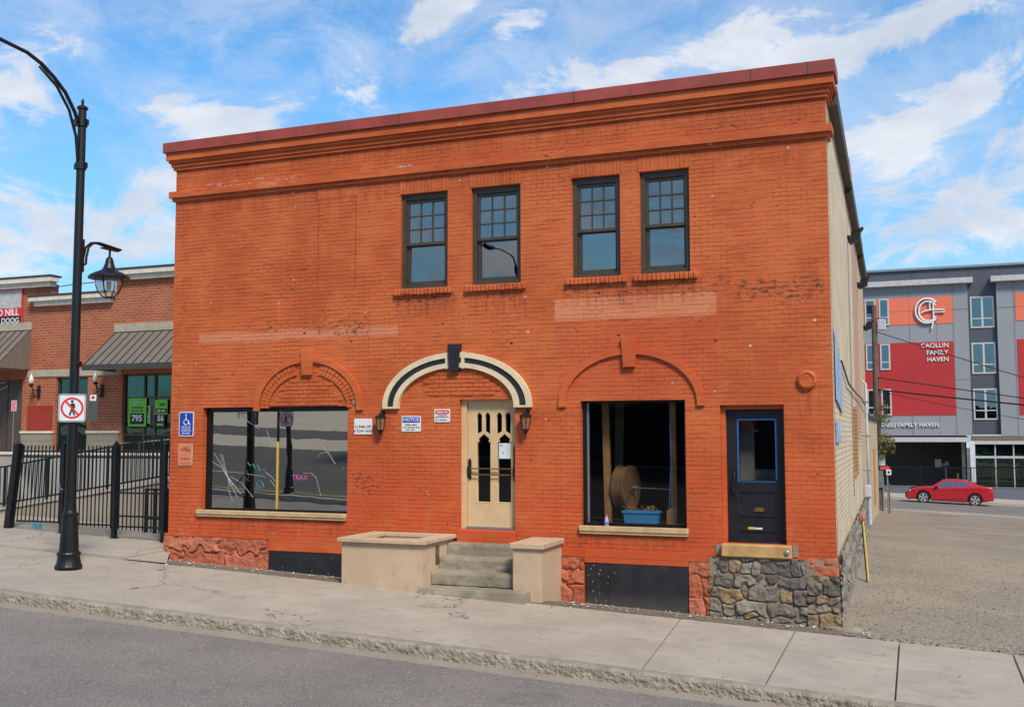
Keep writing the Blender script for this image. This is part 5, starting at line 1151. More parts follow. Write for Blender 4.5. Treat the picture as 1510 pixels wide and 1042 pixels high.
panel(-4.83, -3.56, (2.63, 2.51, 1.09), FN, lean0=.16); panel(-3.32, -2.13, (2.63, 2.51, 1.07), FN)
GT = thing('iron_gate', 'black iron picket gate nearest the brick corner', 'gate', (-1.4, FY, .8)); panel(-2.02, -.84, (2.63, 2.51, 1.76, 1.27, 1.05), GT)
bm = BM(); box(bm, -2.02, -1.99, FY-.03, FY+.03, 1.0, 2.66); box(bm, -.86, -.83, FY-.03, FY+.03, 1.0, 2.66); mk('gate_stile', bm, 'blackmetal', GT)
bm = BM(); box(bm, -3.62, -3.56, FY-.05, FY-.03, 1.75, 1.95); sweep(bm, [(-3.58, FY-.06, 1.85), (-3.45, FY-.07, 1.80)], .012, 5); mk('latch', bm, 'steel', FN)
RK = thing('bike_rack', 'low black metal frame standing behind the gate by the brick corner', 'rack', (-1.8, 2, .7))
bm = BM()
for x in (-2.26, -2.02): box(bm, x-.03, x+.03, 1.97, 2.03, .74, 1.75)
for x in (-1.82, -1.66, -1.5): box(bm, x-.015, x+.015, 1.985, 2.015, .80, 1.75)
box(bm, -2.29, -1.40, 1.965, 2.035, 1.751, 1.79); box(bm, -2.2, -1.40, 1.98, 2.02, 1.1, 1.14); mk('frame', bm, 'blackmetal', RK)
p = onY(54, 778, 1.1); bm = BM(); box(bm, p.x-.09, p.x+.0, 1.05, 1.15, gnd(-4), gnd(-4)+.16, .01); box(bm, p.x+.02, p.x+.11, 1.05, 1.15, gnd(-4), gnd(-4)+.15, .01); tag(mk('carton', bm, simple('pale blue carton', (.12, .35, .45), .6)), 'small pale blue carton lying at the foot of the fence', 'carton')
bm = BM(); box(bm, p.x-.55, p.x-.12, 1.0, 1.1, gnd(-4), gnd(-4)+.03, .005); tag(mk('wood_scrap', bm, 'timber'), 'thin wood scrap on the ground behind the fence', 'wood scrap')
# ramp and retaining walls
RY = 3.0
def rtop(x): return 1.10+(x+7.72)*.152 if x > -9 else .905
RP = thing('ramp_wall', 'pale concrete ramp wall rising to the right behind the fence', 'wall', (-5, RY, .8))
bm = BM(); pts = [(-16, .3), (-.02, .3), (-.02, rtop(-.02)), (-7.72, rtop(-7.72)), (-16, rtop(-7.72)-.4)]; poly_prism(bm, pts, RY, RY+.2); mk('wall', bm, 'retain', RP)
bm = BM(); a_ = [(-.02, rtop(-.02)), (-7.72, rtop(-7.72)), (-16, rtop(-7.72)-.4)]; poly_prism(bm, [(p[0], p[1]+.004) for p in a_]+[(p[0], p[1]+.07) for p in a_[::-1]], RY-.04, RY+.24); mk('coping', bm, 'ramp', RP)
bm = BM(); poly_prism(bm, [(-16, .2), (-.02, .2), (-.02, rtop(-.02)-.12), (-7.72, rtop(-7.72)-.12), (-16, rtop(-7.72)-.5)], RY+.201, 6.19); struct(mk('ramp', bm, 'ramp'))
RR = thing('ramp_railing', 'black railing with pickets following the sloping ramp wall', 'railing', (-5, RY, 1.2))
bm = BM(); x = -15.9
while x < -.1:
    if x > -7.72: z = rtop(x)
    else: z = rtop(-7.72)-.4*(-7.72-x)/8.28
    picket(bm, x, RY+.1, z+.15, z+1.10, 0, .008); x += .115
mk('pickets', bm, 'blackmetal', RR)
bm = BM()
for dz in (.16, 1.09): sweep(bm, [(-16, RY+.1, rtop(-7.72)-.4+dz), (-7.72, RY+.1, rtop(-7.72)+dz), (-.05, RY+.1, rtop(-.05)+dz)], .022, 6)
mk('rails', bm, 'blackmetal', RR)
for x in (-7.7, -6.3, -4.4, -2.8, -1.2):
    bm = BM(); picket(bm, x, RY+.1, rtop(x)+.07, rtop(x)+1.1, 0, .025); mk('post', bm, 'blackmetal', RR)
bm = BM(); box(bm, -34, -.02, 6.2, 6.45, .0, 2.42); RW_ = thing('retaining_wall', 'grey retaining wall below the store terrace', 'wall', (-6, 6.2, 1)); mk('wall', bm, 'retain2', RW_)
bm = BM(); box(bm, -34, -.02, 6.15, 6.5, 2.421, 2.50, .008); mk('coping', bm, 'sillwood' if False else 'creamtrim2', RW_)
bm = BM(); box(bm, -34, -.02, 6.46, 12, .5, 2.45); struct(mk('terrace', bm, 'ramp'))
HR = thing('handrail', 'thin grey handrail along the terrace edge behind the fence', 'railing', (-6, 6, 2.4))
bm = BM(); A = onY(60, 675, 6.6); sweep(bm, [(A.x, 6.6, A.z), (onY(110, 668, 6.6)), (onY(150, 660, 6.6)), (onY(175, 654, 6.6)), (onY(250, 647.5, 6.6)), (onY(290, 644, 6.6))], .022, 6); mk('rail', bm, 'steel', HR)
bm = BM()
for q in ((150, 660), (205, 651), (240, 648.5)): p = onY(*q, 6.6); sweep(bm, [p, (p.x, 6.6, 2.45)], .018, 6)
mk('rail_posts', bm, 'steel', HR)

# ================================================================== STORE ON THE LEFT
SY = 8.8
STO = thing('brick_store', 'red brick store with cream cornices and brown metal awnings, behind the fence', 'building', (-12, SY, 2.4))
def store_wall(x0, x1, z0, z1, holes, name='front_wall', mat='storebrick'):
    o = wall_front(x0, x1, z0, z1, holes, .3, mat, None, name); o.parent = STO; o.location = (0, SY, 0); o.matrix_parent_inverse = Matrix.Translation(-STO.location); return o
store_wall(-34, -3, 2.4, 7.25, [(-19, -13.22, 2.45, 4.80), (-11.80, -10.50, 2.46, 4.83), (-9.12, -5.2, 2.47, 4.88)])
store_wall(-34, -12.12, 7.2505, 7.9, [], 'parapet_wall'); store_wall(-9.45, -3, 7.2505, 7.9, [], 'parapet_wall')
bm = BM(); box(bm, -34, -3, SY+.3, SY+.31, 1, 7.2); box(bm, -34, -3, SY+.3, SY+14, 6.9, 7.0); mk('roof', bm, 'roofdark', STO)
bm = BM(); box(bm, -33.9, -3.1, SY+1.6, SY+1.7, 2.5, 6.8); mk('back_partition', bm, 'interior', STO)
bm = BM(); box(bm, -34, -12.02, SY-.16, SY+.1, 7.80, 7.95); box(bm, -34, -11.92, SY-.26, SY+.1, 7.951, 8.10); mk('cornice', bm, 'creamtrim2', STO)
bm = BM(); box(bm, -12.70, -9.55, SY-.16, SY+.1, 7.17, 7.32); box(bm, -12.85, -9.46, SY-.26, SY+.1, 7.321, 7.46); mk('cornice', bm, 'creamtrim2', STO)
bm = BM(); box(bm, -9.50, -3, SY-.16, SY+.1, 7.84, 7.99); box(bm, -9.58, -3, SY-.26, SY+.1, 7.991, 8.14); mk('cornice', bm, 'creamtrim2', STO)
bm = BM(); box(bm, -34, -11.9, SY-.28, SY+.2, 8.101, 8.16); mk('roof_edge', bm, 'roofdark', STO)
bm = BM(); box(bm, -12.87, -9.585, SY-.28, SY+.2, 7.461, 7.52); mk('roof_edge', bm, 'roofdark', STO)
bm = BM(); box(bm, -9.6, -3, SY-.28, SY+.2, 8.141, 8.20); mk('roof_edge', bm, 'roofdark', STO)
bm = BM(); box(bm, -13.0, -9.15, SY-.035, SY-.001, 4.87, 5.09); mk('stone_band', bm, 'band', STO)
bm = BM(); box(bm, -9.46, -3.2, SY-.05, SY-.001, 6.215, 6.47); mk('stone_band', bm, 'band', STO)
bm = BM(); box(bm, -22, -12.9, SY-.05, SY-.001, 6.42, 6.68); mk('stone_band', bm, 'band', STO)
for a_, b_ in ((-13.2, -11.84), (-10.46, -9.16)):
    bm = BM(); box(bm, a_+.03, b_-.03, SY-.06, SY-.001, 2.45, 3.05); o = mk('stone_plinth', bm, 'block', STO)
    bm = BM(); box(bm, a_, b_, SY-.09, SY-.001, 3.051, 3.12); mk('plinth_cap', bm, 'creamtrim2', o)
bm = BM(); box(bm, -12.97, -11.90, SY-.012, SY-.001, 3.125, 3.94); mk('painted_patch', bm, 'redpanel', STO)
def awning(x0, x1, zt, zb, zf, label):
    bm = BM(); yf = 7.45; poly = [(SY-.002, zt), (yf, zb), (SY-.002, zb)]
    a = [bm.verts.new((x0, y, z)) for y, z in poly]; b_ = [bm.verts.new((x1, y, z)) for y, z in poly]; bm.faces.new(a); bm.faces.new(b_)
    for k in range(3): bm.faces.new((a[k], a[(k+1) % 3], b_[(k+1) % 3], b_[k]))
    aw = mk('awning', bm, 'awning', STO); aw['label'] = label
    bm = BM(); n = int((x1-x0)/.30)
    for i in range(n+1):
        x = x0+.02+(x1-x0-.04)*i/n; dz = .035
        vs = [(x-.012, SY-.002, zt), (x+.012, SY-.002, zt), (x+.012, yf, zb), (x-.012, yf, zb)]; lo = [bm.verts.new((v[0], v[1], v[2]+.002)) for v in vs]; hi = [bm.verts.new((v[0], v[1], v[2]+dz)) for v in vs]
        bm.faces.new(lo); bm.faces.new(hi)
        for k in range(4): bm.faces.new((lo[k], lo[(k+1) % 4], hi[(k+1) % 4], hi[k]))
    mk('seams', bm, 'awntrim', aw)
    bm = BM(); box(bm, x0-.01, x1+.01, yf-.04, yf+.02, zb-.15, zb+.02); box(bm, x0-.01, x0+.05, yf+.021, SY-.01, zb-.12, zb-.001); mk('awning_trim', bm, 'awntrim', aw)
awning(-9.43, -4.5, 6.21, 5.08, 0, 'right brown metal awning'); awning(-22, -12.92, 6.42, 5.12, 0, 'left brown metal awning')
bm = BM(); box(bm, -19, -13.23, SY+.1, SY+.2, 2.46, 4.79); dr = mk('garage_door', bm, 'browndoor', STO)
bm = BM()
for x in (-17.6, -16.2, -14.9, -13.95): box(bm, x, x+.02, SY+.09, SY+.099, 2.46, 4.79)
mk('door_seam', bm, 'black', dr)
def glazing(x0, x1, z0, z1, vx, hz_, name, lab, mat='greenglass'):
    bm = BM(); w_ = .035
    for x in [x0+.03, *vx, x1-.03]: box(bm, x-w_, x+w_, SY+.08, SY+.16, z0, z1)
    o = mk(name, bm, 'awntrim', STO); o['label'] = lab
    bm = BM(); xs_ = [x0+.03, *vx, x1-.03]
    for a_, b2 in zip(xs_, xs_[1:]):
        for z in (z0+.03, *hz_, z1-.03): box(bm, a_+w_+.0005, b2-w_-.0005, SY+.09, SY+.15, z-.025, z+.025)
    mk('rails', bm, 'awntrim', o)
    bm = BM(); quad(bm, (x0, SY+.12, z0), (x1, SY+.12, z0), (x1, SY+.12, z1), (x0, SY+.12, z1)); mk('pane', bm, mat, o); return o
glazing(-11.80, -10.50, 2.46, 4.83, [], [4.1], 'door', 'dark green glass door of the store')
glazing(-9.12, -5.2, 2.47, 4.88, [-8.32, -7.92, -7.2, -6.3], [4.14, 3.0], 'shop_window', 'wide dark shop window under the right awning')
def poster(x0, x1, z0, z1, lab):
    t_ = thing('poster', lab, 'poster', ((x0+x1)/2, SY, z0)); bm = BM(); box(bm, x0, x1, SY+.060, SY+.066, z0, z1); mk('sheet', bm, 'green', t_); return t_
pp = poster(-8.91, -8.22, 3.26, 4.13, 'green poster with 795 on a black panel in the store window')
bm = BM(); box(bm, -8.84, -8.30, SY+.055, SY+.0595, 3.32, 3.66); mk('black_panel', bm, 'black', pp); text('poster_number', '795', .27, 'white', (-8.57, SY+.053, 3.50), pp, bold=.03, ext=.001)
glyphs('poster_print', [(-8.78, -8.35, 3.80, .07), (-8.80, -8.32, 3.71, .05)], 'black', SY+.0595, pp, 2); glyphs('poster_print', [(-8.7, -8.45, 3.95, .10)], simple('pale blue print', (.3, .5, .6), .6), SY+.0595, pp, 3)
pp = poster(-7.90, -7.42, 3.62, 4.07, 'smaller green poster right of the 795 poster'); bm = BM(); box(bm, -7.86, -7.44, SY+.055, SY+.0595, 3.66, 3.80); mk('black_panel', bm, 'black', pp)
glyphs('poster_print', [(-7.8, -7.5, 3.69, .08), ], 'white', SY+.0545, pp, 3); glyphs('poster_print', [(-7.75, -7.5, 3.87, .10)], 'black', SY+.0595, pp, 4)
pp = thing('poster', 'white and black number poster below the smaller green poster', 'poster', (-7.66, SY, 3.3)); bm = BM(); box(bm, -7.84, -7.50, SY+.060, SY+.066, 3.22, 3.61); mk('sheet', bm, 'black', pp); text('poster_number', '56', .24, 'white', (-7.67, SY+.058, 3.49), pp, bold=.03, ext=.001); bm = BM(); box(bm, -7.80, -7.56, SY+.055, SY+.0595, 3.27, 3.34); mk('green_strip', bm, 'green', pp)
pp = thing('poster', 'narrow white scribbled strip between the two green posters', 'poster', (-8.1, SY, 3.3)); glyphs('strip_print', [(-8.16, -8.06, z, .06) for z in (3.35, 3.43, 3.51, 3.59, 3.67, 3.75, 3.83)], 'white', SY+.06, pp, 8)
def scroll_lamp(pxg, pyg, pxb, pyb, lab):
    G = onY(pxg, pyg, SY-.35); Bp = onY(pxb, pyb, SY-.03); t_ = thing('wall_lamp', lab, 'wall lamp', tuple(Bp), 'scrolled wall lamps on the store')
    bm = BM(); sweep(bm, [(Bp.x, SY-.001, Bp.z), (Bp.x, SY-.06, Bp.z)], [.07, .07], 10); box(bm, Bp.x-.055, Bp.x+.055, SY-.05, SY-.001, Bp.z-.22, Bp.z+.20, .01)
    sweep(bm, [(Bp.x, SY-.05, Bp.z-.12), (Bp.x-.02, SY-.18, Bp.z-.20), (G.x+.03, SY-.30, G.z-.28), (G.x, SY-.35, G.z-.14)], .02, 6); sweep(bm, [(Bp.x, SY-.05, Bp.z+.05), (Bp.x-.05, SY-.2, Bp.z+.05), (G.x, SY-.33, G.z-.16)], .014, 6)
    lathe(bm, [(.03, -.20), (.07, -.16), (.075, -.12), (.04, -.11)], (G.x, SY-.35, G.z), 12); mk('scroll_bracket', bm, 'blackmetal', t_)
    bm = BM(); lathe(bm, [(.05, -.11), (.085, -.02), (.08, .06), (.04, .15), (.012, .20), (.01, .24)], (G.x, SY-.35, G.z), 14); mk('globe', bm, 'frost', t_, smooth=True)
scroll_lamp(46, 561, 57, 577, 'left scrolled wall lamp beside the brown garage door'); scroll_lamp(141, 558, 150, 576, 'right scrolled wall lamp between the green door and shop window')
# banner, notices
BN = thing('shop_banner', 'red, white and black banner high on the store front at the photo edge', 'banner', (-14.5, SY-.05, 6.6))
bm = BM(); box(bm, -17.3, -13.30, SY-.04, SY-.02, 6.56, 7.82); mk('border', bm, 'red', BN)
bm = BM(); box(bm, -17.2, -13.36, SY-.045, SY-.0405, 7.17, 7.77); mk('pale_field', bm, simple('banner grey', (.42, .42, .42), .6), BN)
bm = BM(); box(bm, -17.2, -13.36, SY-.045, SY-.0405, 6.60, 6.90); mk('black_field', bm, 'black', BN)
text('banner_lettering', 'D NILL', .30, 'white', (-13.45, SY-.047, 7.02), BN, align='RIGHT', bold=.02); text('banner_lettering', 'OO DOOG', .25, 'white', (-13.42, SY-.047, 6.75), BN, align='RIGHT', bold=.015)
NP = thing('notice_post', 'small pink and white notice on a thin post before the brown garage door', 'sign', tuple(onY(20, 655, 7.0)))
A = onY(17, 606, 7.0); Bq = onY(25.5, 590, 7.0); bm = BM(); box(bm, A.x, Bq.x, 6.98, 6.99, A.z, Bq.z); mk('board', bm, simple('pale pink', (.62, .38, .40), .6), NP); glyphs('notice_print', [(A.x+.04, Bq.x-.04, A.z+k*.075+.03, .05) for k in range(4)], 'red', 6.98, NP, 2)
p0 = onY(20.5, 606, 7.0); bm = BM(); sweep(bm, [(p0.x, 7.0, Bq.z), (p0.x-.01, 7.0, 2.45)], .015, 6); mk('post', bm, 'steel', NP)
bm = BM(); A = onY(0, 585, 8.7)
sweep(bm, [onY(-6, 566, 8.6), onY(8, 563, 8.6), onY(12, 569, 8.6), onY(2, 574, 8.6), onY(-6, 572, 8.6)], .02, 6); tag(mk('hose', bm, 'steel'), 'looped grey hose hanging on the brown garage door', 'hose')
bm = BM(); A = onY(73, 425, SY-.1); sweep(bm, [onY(70, 425, SY-.3), onY(112, 419, SY-.3), onY(178, 412, SY-.3)], .015, 5); tag(mk('cable', bm, 'wire'), 'black cable strung above the low cornice of the store', 'cable')

# ================================================================== FAR BUILDING
FB = thing('apartment_building', 'four-storey grey apartment block with coral and crimson panels behind the gravel lot', 'building', (16, 55, -1)); F = 55.0
bm = BM(); box(bm, -2, 60, F+.3, F+20, 2.9, 13.62); mk('charcoal_wall', bm, 'darkwall', FB)
bm = BM(); box(bm, -2.1, 60, F+.15, F+20.1, 13.621, 13.76); mk('roof_edge', bm, 'steel', FB)
bm = BM()
for x in (12.2, 14, 15.9, 17.4, 19.2, 21, 23): box(bm, x, x+.02, F+.29, F+.299, 12.9, 13.6)
mk('parapet_joints', bm, 'roofdark', FB)
bm = BM(); box(bm, -2, 17.30, F, F+.3, 2.85, 12.56); mk('grey_wall', bm, 'greywall', FB); bm = BM(); box(bm, 18.97, 60, F, F+.3, 2.85, 12.56); mk('grey_wall', bm, 'greywall', FB)
bm = BM(); box(bm, -2, 17.62, F-.45, F+.4, 12.561, 12.90); mk('fascia', bm, 'bandgrey', FB); bm = BM(); box(bm, 18.66, 60, F-.45, F+.4, 12.561, 12.90); mk('fascia', bm, 'bandgrey', FB)
def fpanel(x0, x1, z0, z1, mat): bm = BM(); box(bm, x0, x1, F-.03, F-.001, z0, z1); return mk('colour_panel', bm, mat, FB)
fpanel(8, 16.42, 10.04, 11.80, 'coral'); fpanel(8, 16.40, 4.15, 8.87, 'crimson'); fpanel(20.04, 26, 10.04, 11.80, 'coral'); fpanel(20.06, 26, 4.15, 8.87, 'crimson')
bm = BM()
for q in ((8, 17.3, 10.92, 10.94), (8, 17.3, 6.42, 6.435), (18.97, 40, 10.92, 10.94)): box(bm, q[0], q[1], F-.034, F-.0305, q[2], q[3])
for q in ((13.78, 13.795), (16.405, 16.42), (19.95, 19.965)): box(bm, q[0], q[1], F-.034, F-.0305, 2.86, 12.55)
for q in ((15.4, 15.415),): box(bm, q[0], q[1], F-.006, F-.001, 2.86, 4.14); box(bm, q[0], q[1], F-.006, F-.001, 8.88, 10.03)
mk('panel_joints', bm, simple('dark panel joint', (.10, .09, .10), .8), FB)  # thin dark strips mark the joints between panels
def fwin(x0, x1, z0, z1, y, split=2, lab=None):
    bm = BM(); w_ = .055; hb = z0+(z1-z0)*.30
    box(bm, x0, x1, y-.06, y, z0, z0+w_*1.6); box(bm, x0, x1, y-.06, y, z1-w_*1.6, z1); box(bm, x0, x0+w_*1.6, y-.059, y, z0+w_*1.601, z1-w_*1.601); box(bm, x1-w_*1.6, x1, y-.059, y, z0+w_*1.601, z1-w_*1.601)
    xm_ = [(x0+x1)/2] if split == 2 else []
    for x in xm_: box(bm, x-w_, x+w_, y-.057, y, z0+w_*1.602, z1-w_*1.602)
    edges = [x0+w_*1.601, *xm_, x1-w_*1.601]
    for i, (a_, b2) in enumerate(zip(edges, edges[1:])): box(bm, a_+(w_+.001 if i else 0), b2-(w_+.001 if i < len(edges)-2 else 0), y-.056, y, hb-w_*.6, hb+w_*.6)
    o = mk('window', bm, simple('pale window frame', (.50, .49, .45), .6, var=.04), FB)
    if lab: o['label'] = lab
    bm = BM(); quad(bm, (x0+.03, y-.02, z0+.03), (x1-.03, y-.02, z0+.03), (x1-.03, y-.02, z1-.03), (x0+.03, y-.02, z1-.03)); mk('pane', bm, 'farglass', o)
    bm = BM(); box(bm, x0+.02, x1-.02, y-.004, y-.001, z0+.02, z1-.02); mk('dark_room_sheet', bm, simple('room dark', (.03, .045, .04), .9, var=.7, scale=1.2), o)  # dark sheet behind the pane stands in for the unlit room
for z0, z1 in ((9.69, 11.71), (6.76, 8.75), (3.84, 5.82)): fwin(17.44, 18.84, z0, z1, F+.3)
for z0, z1 in ((10.05, 11.79), (7.12, 8.83), (4.16, 5.87)): fwin(11.93, 12.55, z0, z1, F-.03, 1); fwin(11.05, 11.72, z0, z1, F-.03, 1)
for z0, z1 in ((9.69, 11.71), (6.76, 8.75), (3.84, 5.82)): fwin(26.2, 28, z0, z1, F)
# ground floor
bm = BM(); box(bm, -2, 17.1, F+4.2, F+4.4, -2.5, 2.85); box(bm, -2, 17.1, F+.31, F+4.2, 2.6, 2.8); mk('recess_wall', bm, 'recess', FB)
bm = BM(); box(bm, -2, 17.15, F-.02, F+.3, 2.44, 2.74); mk('beam', bm, 'bandgrey', FB)
bm = BM(); box(bm, 17.13, 17.42, F-.05, F+.25, -1.6, 2.5); mk('column', bm, simple('white column', (.60, .62, .64), .5), FB); bm = BM(); box(bm, 16.7, 16.9, F+1.5, F+1.8, -1.6, 2.5); mk('column', bm, 'bandgrey', FB)
bm = BM(); box(bm, 17.2, 60, F+.02, F+.29, 2.50, 2.84); mk('soffit_band', bm, simple('brown soffit', (.17, .115, .08), .6), FB); bm = BM(); box(bm, 17.43, 60, F-.04, F+.2, 2.30, 2.49); mk('head_beam', bm, 'bandgrey', FB)
bm = BM(); quad(bm, (17.43, F+.2, -1.6), (60, F+.2, -1.6), (60, F+.2, 2.29), (17.43, F+.2, 2.29)); gz_ = mk('shopfront_glass', bm, 'greenglass', FB)
bm = BM(); box(bm, 17.43, 60, F+.9, F+1.0, -2, 2.4); mk('inner_wall', bm, simple('green room', (.05, .10, .075), .9, var=.5, scale=1), gz_)
bm = BM()
for x in (18.55, 19.6, 20.7, 21.8, 23, 24.2): box(bm, x, x+.07, F+.12, F+.195, -1.6, 2.29)
box(bm, 17.43, 60, F+.11, F+.196, 1.42, 1.56); mk('mullions', bm, 'bandgrey', gz_)
bm = BM(); box(bm, -2, 60, F-1.0, F-.75, -3, -.38); box(bm, -2, 60, F-1.02, F-.73, -.379, -.32); LW_ = tag(mk('low_wall', bm, 'lowwall'), 'long blue-grey low wall in front of the apartment building', 'wall')
RL = thing('railing', 'black railing on the low wall behind the red car', 'railing', (16, F-.9, -.3))
bm = BM(); x = 2
while x < 34: picket(bm, x, F-.88, -.30, .82, 0, .012); x += .14
mk('pickets', bm, 'blackmetal', RL)
bm = BM(); box(bm, 2, 34, F-.91, F-.85, .82, .87); box(bm, 2, 34, F-.90, F-.86, -.2, -.16)
for x in (8, 11, 14.15, 17.05, 20.05, 23, 26, 29, 32): box(bm, x, x+.07, F-.92, F-.85, -.3, .83)
mk('rails', bm, 'blackmetal', RL)
# signs on it
text('wall_lettering', 'CAOLLIN', .40, 'white', (16.10, F-.06, 8.62), None, align='RIGHT', ext=.03, bold=.01, sx=1.0); tag(bpy.data.objects['wall_lettering'], 'white letters CAOLLIN, topmost line on the crimson panel', 'lettering')
o = text('wall_lettering', 'FAMILY', .40, 'white', (16.05, F-.06, 8.16), None, align='RIGHT', ext=.03, bold=.01); tag(o, 'white letters FAMILY, middle line on the crimson panel', 'lettering')
o = text('wall_lettering', 'HAVEN', .40, 'white', (16.08, F-.06, 7.72), None, align='RIGHT', ext=.03, bold=.01); tag(o, 'white letters HAVEN, third line on the crimson panel', 'lettering')
o = text('wall_lettering', 'NNELI FAMILY HAVEN', .37, 'white', (15.38, F-.06, 3.52), None, align='RIGHT', ext=.04, bold=.01); tag(o, 'long white lettering on the grey band above the dark car recess', 'lettering')
LG = thing('wall_emblem', 'white curved emblem over the coral panel of the apartment building', 'emblem', (15, F, 10.8))
def lp(x, y, o=.12): return onY(1330+x/9.47, 430+y/9.47, F-o)
def strokeL(name, pts, r, mat='white', o=.12): bm = BM(); sweep(bm, [lp(*p, o) for p in pts], r, 6); return mk(name, bm, mat, LG)
arc = lambda cx, cy, rx, ry, a0, a1, n=26: [(cx+rx*math.cos(R(a0+(a1-a0)*i/n)), cy-ry*math.sin(R(a0+(a1-a0)*i/n))) for i in range(n+1)]
for dz, mt, oo in ((6, 'roofdark', .06), (0, 'white', .14)):
    s_ = lambda L_: [(p[0]+dz, p[1]+dz) for p in L_]
    strokeL('outer_arc' if not dz else 'arc_drop_shadow', s_(arc(352, 265, 165, 172, 42, 318)), .062, mt, oo)  # offset dark copy of the outer arc stands in for its shadow
    if not dz:
        strokeL('inner_arc', s_(arc(365, 272, 130, 138, 38, 330)), .058, mt, oo); strokeL('stroke', s_([(385, 150), (388, 250)]), .05, mt, oo); strokeL('stroke', s_([(395, 150), (435, 150), (442, 385), (415, 518)]), .055, mt, oo)
        strokeL('stroke', s_([(270, 295), (320, 268), (400, 252), (598, 248), (596, 278), (455, 284)]), .05, mt, oo); strokeL('stroke', s_([(400, 262), (580, 266)]), .03, 'black', .16)
bm = BM(); A = onY(1379, 689, F+4); Bq = onY(1388, 677, F+4); box(bm, A.x, Bq.x, F+4.1, F+4.19, A.z, Bq.z); tag(mk('notice_board', bm, 'paper'), 'white notice board on the dark recess wall above the red car', 'notice board')
for (qa, qb, lab) in (((1390, 687), (1394, 683), 'small white meter box right of the notice board'), ((1394, 686), (1399, 680), 'beige meter box, second to the right of the notice board')):
    A = onY(*qa, F+4); Bq = onY(*qb, F+4); bm = BM(); box(bm, A.x, Bq.x, F+4.05, F+4.19, A.z, Bq.z); tag(mk('meter_box', bm, 'bandgrey'), lab, 'meter box')
A = onY(1412.5, 697, F+1.5); bm = BM(); sweep(bm, [(A.x, F+1.5, A.z), (A.x, F+1.5, -1.2)], .07, 8); tag(mk('bollard', bm, 'yellow'), 'yellow bollard behind the railing above the red car', 'bollard')
A = onY(1395, 700, F+2); bm = BM(); sweep(bm, [(A.x, F+2, A.z+.5), (A.x, F+2, -1.2)], .04, 8); tag(mk('pipe_post', bm, 'steel'), 'thin grey post behind the railing left of the bollard', 'post')
bm = BM(); lathe(bm, [(.25, 0), (.25, .35), (.12, .45)], (18.3, F+6, 13.76), 10); tag(mk('roof_vent', bm, 'steel'), 'small roof vent on top of the apartment building', 'roof vent')
for (x0, x1, z0, z1, y0, lab) in ((-60, -36, -1, 9, 60, 'pale building far behind the brick store'),):
    o = thing('distant_building', lab, 'building', ((x0+x1)/2, y0, 0)); bm = BM(); box(bm, x0, x1, y0, y0+12, z0, z1); mk('wall', bm, 'bandgrey', o); bm = BM(); box(bm, x0-.3, x1+.3, y0-.3, y0+12.3, z1, z1+.3); mk('roof', bm, 'roofdark', o)

# ================================================================== RED CAR
CA = thing('red_car', 'red four-door sedan parked on the back street before the low wall', 'car', (0, 0, 0), world=False)
s_ = 4.42/857; TL = .07
def cp(x, y): return ((x-303)*s_, (461-(y-TL*(x-303)))*s_)
def arch_pts(cx, cy, r): c = cp(cx, cy); return [(c[0]+r*math.cos(R(t)), c[1]+r*math.sin(R(t))) for t in range(-25, 206, 15)]
WF, WR = cp(472, 415), cp(975, 450); rw_ = .318
body = [cp(*p) for p in ((1150, 455), (1160, 410), (1152, 375), (1140, 335), (1120, 322), (1060, 318), (1000, 308), (900, 312), (700, 316), (600, 312), (560, 304), (480, 305), (400, 312), (345, 325), (318, 345), (305, 375), (303, 405), (318, 425))]
zb = cp(600, 447)[1]
def arcb(c): return [(c[0]+rw_*1.14*math.cos(R(t)), max(c[1]+rw_*1.14*math.sin(R(t)), .2)) for t in range(190, -11, -12)]
out = body+[(WF[0]-.40, .24)]+arcb(WF)+[(WF[0]+.42, .19), (WR[0]-.42, .19)]+arcb(WR)+[(WR[0]+.40, .24)]
cu = bpy.data.curves.new('car_body', 'CURVE'); cu.dimensions = '2D'; cu.fill_mode = 'BOTH'; cu.extrude = .80; cu.bevel_depth = .07; cu.bevel_resolution = 2; cu.offset = -.07
sp2 = cu.splines.new('POLY'); sp2.points.add(len(out)-1); sp2.use_cyclic_u = True
for i, p in enumerate(out): sp2.points[i].co = (p[0], p[1], 0, 1)
curve_mesh('car_body', cu, 'carred', (0, 0, 0), CA, None)
roof = [cp(*p) for p in ((548, 303), (600, 275), (660, 247), (710, 240), (800, 243), (880, 255), (930, 270), (1000, 297), (1070, 320))]; belt = cp(800, 322)[1]
bm = BM(); A_ = []
for (X, Z) in roof:
    t = max(0, (Z-belt))/.42; hw = .80-.20*min(1, t); A_.append([bm.verts.new((X, -.81, min(belt, Z)-.03)), bm.verts.new((X, -hw, Z-.02*t)), bm.verts.new((X, -hw*.82, Z+.015*t)), bm.verts.new((X, hw*.82, Z+.015*t)), bm.verts.new((X, hw, Z-.02*t)), bm.verts.new((X, .81, min(belt, Z)-.03))])
for p, q in zip(A_, A_[1:]):
    for k in range(5): bm.faces.new((p[k], p[k+1], q[k+1], q[k]))
cab = mk('car_roof', bm, 'carred', CA, smooth=True)
def side_pt(x, y):
    X, Z = cp(x, y); t = max(0, Z-belt)/.42; return (X, -(.81-.20*min(1, t))-.012, Z)
def both(name, pts, mat):
    for sg, nm in ((1, name), (-1, name)):
        bm = BM(); bm.faces.new([bm.verts.new((p[0], p[1]*sg, p[2])) for p in pts]); mk(nm, bm, mat, CA)
both('side_window', [side_pt(*p) for p in ((598, 312), (655, 266), (690, 257), (768, 258), (770, 314))], 'carglass'); both('side_window', [side_pt(*p) for p in ((782, 314), (780, 259), (850, 266), (900, 280), (925, 303), (905, 313))], 'carglass')
